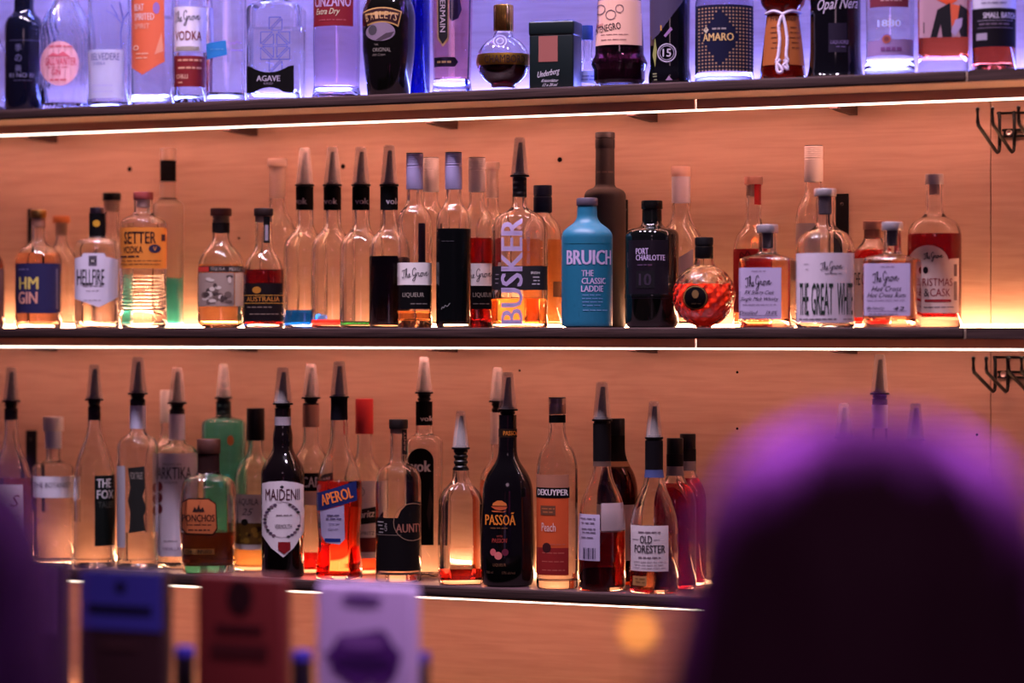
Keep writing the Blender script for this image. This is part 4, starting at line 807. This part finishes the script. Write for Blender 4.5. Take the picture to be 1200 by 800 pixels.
b.text('PASSION', 585.5, 631.5, 17, 5, (170, 60, 50), .01, .1).text('WITH', 585.5, 626.5, 7, 2.5, (150, 60, 50)).poly(circ(578, 645, 3.4, 12, 4.2), (206, 100, 100)).poly(circ(584, 649, 4.6, 14, 4.6), (214, 116, 110), lift=.15).poly(circ(592, 645, 4, 14, 4), (100, 30, 50), lift=.1).text('LIQUEUR', 585.5, 660, 15, 4, (130, 90, 60)).text('700 ml', 574, 668.5, 8, 3, (110, 80, 60)).text('17% alc/vol', 596, 669, 15, 3, (110, 80, 60)).done()
b = Bot('peach_liqueur_bottle', 'clear bottle with silver screw cap and orange peach liqueur label', 653, -.205, 'B', std(24.5, 536, 9.5, 512, 478, 20, 12), fill=(670, CL), bt=10)
b.cap(466, 485, 10.4, (190, 170, 160), 'screw', metal((196, 176, 168), .35)).band(486, 495, K_)
b.label(rect(629, 666, 555, 672), (206, 84, 40)).poly(rect(629, 666, 555, 570), (170, 110, 84)).nb().poly(rect(629, 666, 640, 671), (140, 32, 30)).nb().text('Peach', 642.5, 616, 18, 10, (230, 190, 180), .01).poly(rect(634, 651, 591, 602), (110, 66, 44)).lines(635, 650, [594.5, 598.5], (176, 100, 60), 1.4).poly(circ(641, 640, 5, 12, 6), (60, 20, 22), lift=.2).lines(634, 662, [636, 646, 656, 666], (190, 100, 84), .8)
b.label(rect(628.6, 667, 569, 582), K_, off=.8).text('DEKUYPER', 646, 575.5, 40, 7, (220, 206, 206), .03).done()
b = Bot('whiskey_bottle', 'clear bottle with black neck wrap, barcode back label and dark red spirit under a pourer', 705.5, -.205, 'B', std(27.5, 590, 10, 556, 500, 22, 16), fill=(622, (170, 24, 20)))
b.pour(447, 492, 510, 11, 7, 9.6).band(496, 540, (22, 18, 20), off=.9).band(540, 546, (96, 70, 60), off=.7)
b.label(rect(678, 703, 601, 655), (184, 170, 196)).lines(681, 698, [606, 611, 618, 622, 628], (110, 96, 116), 1.2)
for i in range(9): b.poly(rect(684 + i * 1.7, 684 + i * 1.7 + (.5 + .7 * (i % 3 == 0)), 640, 653), (60, 46, 76))
b.nolabel().label(rect(704.5, 733, 588, 620), (150, 128, 130), mat=pmat('label_back', (160, 138, 140), .7)).done()
b = Bot('amber_bottle', 'dark amber bottle with black cap behind the barcode-labelled whiskey', 722.5, -.09, 'B', std(25, 560, 9.5, 536, 500, 20, 12), glass_rgb=(120, 40, 20), fill=(566, (130, 40, 26)))
b.cap(490, 512, 9.8, K_).band(510, 540, (20, 16, 16)).band(540, 546, (150, 104, 70)).label(rect(698, 748, 590, 655), (190, 170, 170)).done()
b = Bot('bourbon_bottle', 'clear bourbon bottle with white framed label, blue neck band and pourer beside the head', 766.5, -.205, 'B', std(28.5, 602, 10, 562, 516, 22, 16), fill=(624, (206, 140, 110)))
b.pour(470, 513, 530, 10, 6.4, 9.4).band(516, 550, (20, 16, 20), off=.8).band(550, 559, (66, 74, 120), off=.8)
b.label(rect(739.5, 783, 614, 667), (206, 192, 194)).text('OLD', 757, 630, 15, 9, (50, 40, 48), .02).text('FORESTER', 760.5, 641, 39, 9, (50, 40, 48), .02).lines(748, 774, [621.5], (120, 100, 110), 1.4).lines(748, 774, [651], (120, 100, 110), 1.4).lines(743, 780, [656, 659.5, 663], (170, 150, 156), .8).poly(rect(742, 749, 630, 630.6), GREY).poly(rect(766, 773, 630, 630.6), GREY)
b.label(rect(742, 758, 673, 684), (170, 120, 70)).lines(744, 756, [676, 680], (110, 70, 40), 1).done()
b = Bot('black_cap_bottle', 'bottle of red spirit with black cap just behind the framed-label bourbon', 791, -.12, 'B', std(25, 578, 9.6, 560, 520, 18, 10), fill=(566, (190, 40, 60)))
b.cap(513, 532, 9.8, K_).band(532, 546, (24, 20, 24)).band(546, 557, (110, 100, 110)).done()
b = Bot('black_cap_bottle', 'bottle of red spirit with black cap furthest back, right of the framed-label bourbon', 806, -.046, 'B', std(22, 574, 9.4, 556, 516, 18, 10), fill=(560, (190, 40, 60)))
b.cap(508, 526, 9.4, K_).band(526, 540, (24, 20, 24)).band(540, 551, (110, 100, 110)).done()
for cx, Y, top, fl, lab in ((989, -.06, 472, 512, 'pourer bottle left of three whose tips show above the dark-haired head'), (1031, -.13, 415, 461, 'tallest pourer bottle in the middle of three tips above the dark-haired head'), (1073, -.2, 472, 514, 'pourer bottle right of three whose tips show above the dark-haired head')):
    b = Bot('pourer_bottle', lab, cx, Y, 'B', std(25, fl + 78, 9, fl + 60, fl + 6, 16, 9), fill=(620, (220, 150, 90)), group='pourer bottles behind the head')
    b.pour(top, fl, fl + 20, 10.6, 6.4, 8.4)
    if cx == 1031: b.band(fl + 13, fl + 40, (206, 190, 200))
    b.done()
# ------------------------------------------------------------------ wire hook racks on the wall (right)
def rack(u0, v0, sc, label):
    x, t = on_plane(u0, -.01); z = zat(v0, t); k = t / FPX * sc / cos(PSI)
    e = empty('hook_rack', (x, -.0, z - 66 * k)); m_ = pmat('black_wire', (10, 8, 8), .35, .3)
    def T(name, pts, r, par=e):
        V, F = tube([(px * k, py, (66 - pz) * k) for px, py, pz in pts], r, 8); return mesh_obj(name, V, F, m_, par)
    T('rail', [(-4, -.008, 2), (130, -.008, 2)], .0021)
    T('rail', [(4, -.008, 27), (130, -.008, 27)], .0021)
    T('rail', [(4, -.008, 36), (130, -.008, 36)], .0021)
    for i, px in enumerate((0, 22, 60, 82)):
        D = .125
        T('hook', [(px, -.012, 0), (px + 1, -.012, 10), (px + 1, -.012, 50), (px + 1, -.016, 58), (px, -.022, 60), (px - 1, -.03, 57), (px - 2, -D, 26), (px - 2, -D - .004, 20), (px - 2, -D - .004, 4)], .0031)
        V, F = lathe([(.002, -.002), (.0034, 0), (.003, .003), (.001, .0042)], 12); c = mesh_obj('tip', V, F, m_, e); c.location = ((px - 2) * k, -D - .004, (66 - 4) * k)
    for px in (15, 71):
        V, F = lathe([(.0055, 0), (.0055, .002), (.004, .003), (.0015, .0022)], 16); c = mesh_obj('screw', V, F, metal((200, 180, 170), .3), e); c.location = (px * k, -.010, (66 - 31) * k); c.rotation_euler = (pi / 2, 0, 0)
        bm_obj('mount_plate', box_bm((px - 9) * k, (px + 9) * k, -.0095, -.0005, (66 - 37) * k, (66 - 25) * k, .0006), m_, e)
    tag(e, label, 'hook rack', 'black wire hook racks on the wall')
rack(1171, 131, .72, 'upper black wire hook rack under the top shelf at the right edge')
rack(1166, 417, .62, 'lower black wire hook rack under the middle shelf at the right edge')

# ------------------------------------------------------------------ bar counter with tap badges (out of focus)
TY = CAM.y + 3.25 * FW.y + 0  # plane of the taps, parallel to the wall
_, T0 = on_plane(300, TY)
e = empty('bar_counter', (0, 0, 0))
bm_obj('top', box_bm(-2.2, 2.6, TY - .52, TY + .34, 1.0, 1.04, .006), pmat('bar_top', (52, 34, 30), .3), e)
bm_obj('front', box_bm(-2.15, 2.55, TY - .42, TY - .38, .0, 1.0, .003), pmat('bar_front', (40, 28, 28), .5), e)
bm_obj('cabinet', box_bm(-2.15, 2.55, TY - .38, TY + .28, .0, .999), pmat('bar_cabinet', (30, 22, 22), .6), e)
tag(e, 'dark bar counter in the foreground carrying the beer tap badges', 'counter')
def badge(u0, u1, v0, top_rgb, low_rgb, split, deco, label):
    x, t = on_plane((u0 + u1) / 2, TY); k = t / FPX; hw = (u1 - u0) / 2 * k / cos(PSI) ; zt = zat(v0, t)
    e = empty('beer_tap', (x, TY, 1.04)); H = zt - 1.04; H0 = H - .235
    V, F = lathe([(.03, 0), (.03, .006), (.014, .012), (.011, .05), (.011, H0 - .02), (.016, H0 - .012), (.016, H0)], 20); mesh_obj('stem', V, F, metal((120, 110, 115), .3), e)
    V, F = tube([(0, -.008, H0 * .35), (0, -.07, H0 * .36), (0, -.088, H0 * .30), (0, -.09, H0 * .16)], .008, 10); mesh_obj('spout', V, F, metal((130, 120, 125), .25), e)
    bm_obj('badge', box_bm(-hw, hw, -.011, .011, H0, H, .006, seg=3), pmat('badge', low_rgb, .5), e, True)
    if split:
        bm_obj('badge_panel', box_bm(-hw + .004, hw - .004, -.0125, -.0105, H - split * k, H - .004, .0006), pmat('badge', top_rgb, .5), e)
    V, F, M, ms = [], [], [], []
    def add(P, rgb, lift=0):
        n0 = len(V); V.extend([((px - (u1 - u0) / 2) * k / cos(PSI), -.0132 - lift, H - pz * k) for px, pz in P]); F.append(tuple(range(n0, n0 + len(P))))
        m_ = ink(rgb)
        if m_ not in ms: ms.append(m_)
        M.append(ms.index(m_))
    for P, rgb, l in deco: add(P, rgb, l)
    mesh_obj('print', V, F, None, e, smooth=False, midx=M, mats=ms)
    tag(e, label, 'beer tap', 'beer taps along the bar')
rr = random.Random(3)
def blob(x, y, rx, ry, n=22, j=.14): return [(x + rx * cos(2 * pi * i / n) * (1 + rr.uniform(-j, j)), y + ry * sin(2 * pi * i / n) * (1 + rr.uniform(-j, j))) for i in range(n)]
badge(95, 202, 665, (62, 60, 160), (52, 26, 30), 72, [(circ(53, 22, 7, 14), (16, 14, 30), 0), (rect(12, 92, 43, 54), (20, 18, 42), 0), (rect(30, 74, 88, 93), (80, 50, 50), 0)], 'blurred beer tap with blue-topped dark badge at the bar, left of the red one')
badge(232, 340, 673, (0, 0, 0), (112, 34, 32), 0, [(circ(56, 24, 16, 18, 20), (44, 16, 20), 0), (rect(26, 84, 58, 66), (60, 20, 24), 0), (rect(20, 90, 80, 96), (70, 24, 26), 0)], 'blurred beer tap with brick red badge and dark round emblem')
badge(373, 490, 684, (0, 0, 0), (206, 178, 226), 0, [(blob(58, 17, 24, 7), (120, 84, 150), 0), (blob(60, 84, 44, 32), (84, 36, 116), 0), (blob(58, 66, 30, 9), (130, 84, 160), .0006), (blob(60, 92, 34, 10), (58, 24, 84), .0006)], 'blurred beer tap with pale lilac badge and purple splash')
badge(-24, 84, 655, (116, 84, 130), (36, 22, 40), 84, [(blob(60, 26, 22, 6), (120, 84, 140), 0)], 'blurred beer tap with dull lilac badge at the left, half hidden by dark hair')
for u0, u1, v, lab in ((205, 228, 757, 'blurred dark tap handle with blue top right of the blue badge'), (342, 366, 762, 'blurred dark tap handle with blue top right of the red badge'), (484, 504, 764, 'blurred dark tap handle with blue top right of the lilac badge')):
    x, t = on_plane((u0 + u1) / 2, TY + .06); k = t / FPX; H = zat(v, t) - 1.04; r = (u1 - u0) / 2 * k
    e = empty('tap_handle', (x, TY + .06, 1.04))
    V, F = lathe([(r * 1.6, 0), (r * 1.6, .006), (r * .8, .012), (r * .8, .03), (r, .05), (r, H - .012), (r * .94, H - .012)], 24); mesh_obj('shaft', V, F, pmat('handle_dark', (26, 18, 34), .4), e)
    V, F = lathe([(r * 1.0, H - .012), (r * 1.03, H - .010), (r * 1.03, H - .003), (r * .9, H)], 24); mesh_obj('knob', V, F, pmat('handle_blue', (60, 50, 170), .35), e)
    tag(e, lab, 'tap handle', 'tap handles along the bar')
# small orange lamp seen as a soft disc beside the head
t = 2.15; p0 = CAM + FW * t + RT * ((748 - 600) / FPX * t); zl = zat(740, t)
e = empty('stem_lamp', (p0.x, p0.y, 0)); tag(e, 'small glowing orange lamp, a soft round spot left of the dark-haired head', 'lamp')
V, F = lathe([(.05, 0), (.05, .008), (.0016, .014), (.0016, zl - .012)], 16); mesh_obj('stand', V, F, pmat('lamp_black', (14, 12, 14), .4, .5), e)
V, F = lathe([(.006, zl - .0125), (.0066, zl - .008), (.0062, zl - .006)], 16); mesh_obj('socket', V, F, metal((120, 90, 60)), e)
V, F = lathe([(.004 + 0 * i, zl - .006) if i == 0 else (.0072 * cos(radians(-60 + i * 15)), zl + .0072 * sin(radians(-60 + i * 15))) for i in range(10)], 16); mesh_obj('bulb', V, F, emit('bulb_orange', (1.0, .36, .06), 3.0), e)

# ------------------------------------------------------------------ guests
def person(name, u, vtop, t, face, label, hair_rgb, long_=.42, hw=.098, cloth=(22, 16, 24)):
    """a standing guest; hair is a child mesh. face = direction the person looks (angle about z)"""
    p = CAM + FW * t + RT * ((u - 600) / FPX * t); top = zat(vtop, t); Ht = top - .012
    e = empty(name, (p.x, p.y, 0), face); tag(e, label, 'person')
    # local frame: +y is where the person looks
    J = {}; Ed = []; VS = []; RS = []
    def v(n, co, r, par=None):
        J[n] = len(VS); VS.append(Vector(co)); RS.append(r)
        if par is not None: Ed.append((J[par], J[n]))
    h = Ht
    v('pelvis', (0, 0, h * .53), (.14, .10)); v('waist', (0, 0, h * .61), (.115, .085), 'pelvis'); v('chest', (0, .0, h * .72), (.135, .10), 'waist')
    v('upper', (0, -.005, h * .80), (.10, .075), 'chest'); v('neck', (0, -.005, h * .845), (.052, .052), 'upper'); v('neck2', (0, .005, h * .872), (.05, .054), 'neck')
    v('jaw', (0, .022, h * .905), (.058, .07), 'neck2'); v('cheek', (0, .014, h * .935), (.070, .088), 'jaw'); v('skull', (0, .0, h * .962), (.070, .088), 'cheek'); v('crown', (0, -.004, h * .985), (.044, .06), 'skull')
    v('nose', (0, .112, h * .925), (.010, .010), 'cheek')
    for s_, n in ((-1, 'l'), (1, 'r')):
        v('ear' + n, (s_ * .082, -.004, h * .93), (.012, .02), 'cheek')
        v('sh' + n, (s_ * .165, -.005, h * .80), (.056, .056), 'upper'); v('el' + n, (s_ * .215, .02, h * .62), (.040, .040), 'sh' + n)
        v('wr' + n, (s_ * .20, .17, h * .53), (.026, .022), 'el' + n); v('palm' + n, (s_ * .19, .235, h * .515), (.034, .016), 'wr' + n)
        for q in range(4):
            a = (q - 1.5) * .019; v('f%d' % q + n, (s_ * .19 + a, .285 + .006 * (1 - abs(q - 1.5)), h * .512), (.0085, .0085), 'palm' + n); v('g%d' % q + n, (s_ * .19 + a * 1.1, .318 + .008 * (1 - abs(q - 1.5)), h * .502), (.0075, .0075), 'f%d' % q + n)
        v('th' + n, (s_ * .19 - s_ * .04, .235, h * .512), (.0095, .0095), 'palm' + n); v('th2' + n, (s_ * .19 - s_ * .05, .268, h * .508), (.008, .008), 'th' + n)
        v('hip' + n, (s_ * .085, 0, h * .48), (.09, .095), 'pelvis'); v('kn' + n, (s_ * .095, .01, h * .275), (.058, .06), 'hip' + n); v('an' + n, (s_ * .095, -.02, h * .05), (.038, .042), 'kn' + n); v('toe' + n, (s_ * .105, .13, .03), (.040, .028), 'an' + n)
    me = bpy.data.meshes.new('body'); me.from_pydata(VS, Ed, []); o = bpy.data.objects.new('body', me); COL.objects.link(o)
    sk = o.modifiers.new('skin', 'SKIN'); sk.use_smooth_shade = True
    for i, r in enumerate(RS): me.skin_vertices[0].data[i].radius = r
    me.skin_vertices[0].data[0].use_root = True
    o.modifiers.new('sub', 'SUBSURF').levels = 2; o.modifiers['sub'].render_levels = 2
    dg = bpy.context.evaluated_depsgraph_get(); me2 = bpy.data.meshes.new_from_object(o.evaluated_get(dg)); bpy.data.objects.remove(o)
    me2.materials.clear(); me2.materials.append(pmat('clothing', cloth, .8)); me2.materials.append(pmat('skin', (190, 130, 105), .5))
    zmin = min(q.co.z for q in me2.vertices)
    for q in me2.vertices: q.co.z -= zmin * max(0, 1 - q.co.z / (h * .3))
    for q in me2.polygons:
        c = q.center; q.material_index = 1 if (c.z > h * .845 or (c.y > .15 and c.z > h * .3)) else 0; q.use_smooth = True
    o = link(bpy.data.objects.new('body', me2), e)
    # hair: a wrapped sheet of combed locks from the parting to below the shoulders, open at the face
    n = 96; rings = []; zc = h * .945; NR = 30
    V, F = [], []
    for i in range(NR):
        q = i / (NR - 1)
        if q < .4:
            a = q / .4 * pi / 2; z = zc + (top - zc) * cos(a); rx = hw * sin(a) ** .9; ry = (hw + .018) * sin(a) ** .9; cy = -.012
        else:
            f = (q - .4) / .6; z = zc - long_ * f; rx = hw * (1 + .55 * sin(f * 2.0)); ry = (hw + .018) * (1 - .08 * f); cy = -.012 - .02 * f
        for j in range(n):
            u_ = j / (n - 1)
            gap = 0 if q < .24 else min(1, (q - .24) / .2) * radians(62)
            th = pi / 2 + gap + (2 * pi - 2 * gap) * u_
            w1 = 1 + (.020 * sin(31 * u_ * 2 + 3 * sin(q * 5)) + .012 * sin(83 * u_ * 2 + 6 * q)) * min(1, q * 2.2)
            V.append((rx * w1 * cos(th), cy + ry * w1 * sin(th), z + .006 * sin(57 * u_) * q))
    for i in range(NR - 1):
        for j in range(n - 1): F.append((i * n + j, (i + 1) * n + j, (i + 1) * n + j + 1, i * n + j + 1))
    ho = mesh_obj('hair', V, F, None, e, mats=[hair_mat(hair_rgb)], angle=80)
    so = ho.modifiers.new('solid', 'SOLIDIFY'); so.thickness = .014; so.offset = -1
    return e
def hair_mat(rgb):
    m = bpy.data.materials.new('hair'); m.use_nodes = True; nt = m.node_tree; b_ = nt.nodes['Principled BSDF']
    b_.inputs['Roughness'].default_value = .62; b_.inputs['Specular IOR Level'].default_value = .3
    tc = nt.nodes.new('ShaderNodeTexCoord'); mp = nt.nodes.new('ShaderNodeMapping'); mp.inputs['Scale'].default_value = (90, 90, 2)
    nz = nt.nodes.new('ShaderNodeTexNoise'); nz.inputs['Scale'].default_value = 3; r = nt.nodes.new('ShaderNodeValToRGB')
    c = lin(rgb); r.color_ramp.elements[0].color = (c[0] * .5, c[1] * .5, c[2] * .5, 1); r.color_ramp.elements[1].color = (*[x * 1.5 for x in c], 1)
    nt.links.new(tc.outputs['Object'], mp.inputs[0]); nt.links.new(mp.outputs[0], nz.inputs[0]); nt.links.new(nz.outputs[0], r.inputs[0]); nt.links.new(r.outputs[0], b_.inputs['Base Color'])
    return m
person('person', 1012, 484, 1.70, PSI + .12, 'guest with long dark purple-lit hair seen from behind, large and blurred at the right', (84, 44, 66), hw=.106)
person('person', -130, 500, 1.62, PSI - .5, 'guest with dark hair cut off by the left edge, blurred in the foreground', (16, 9, 11))
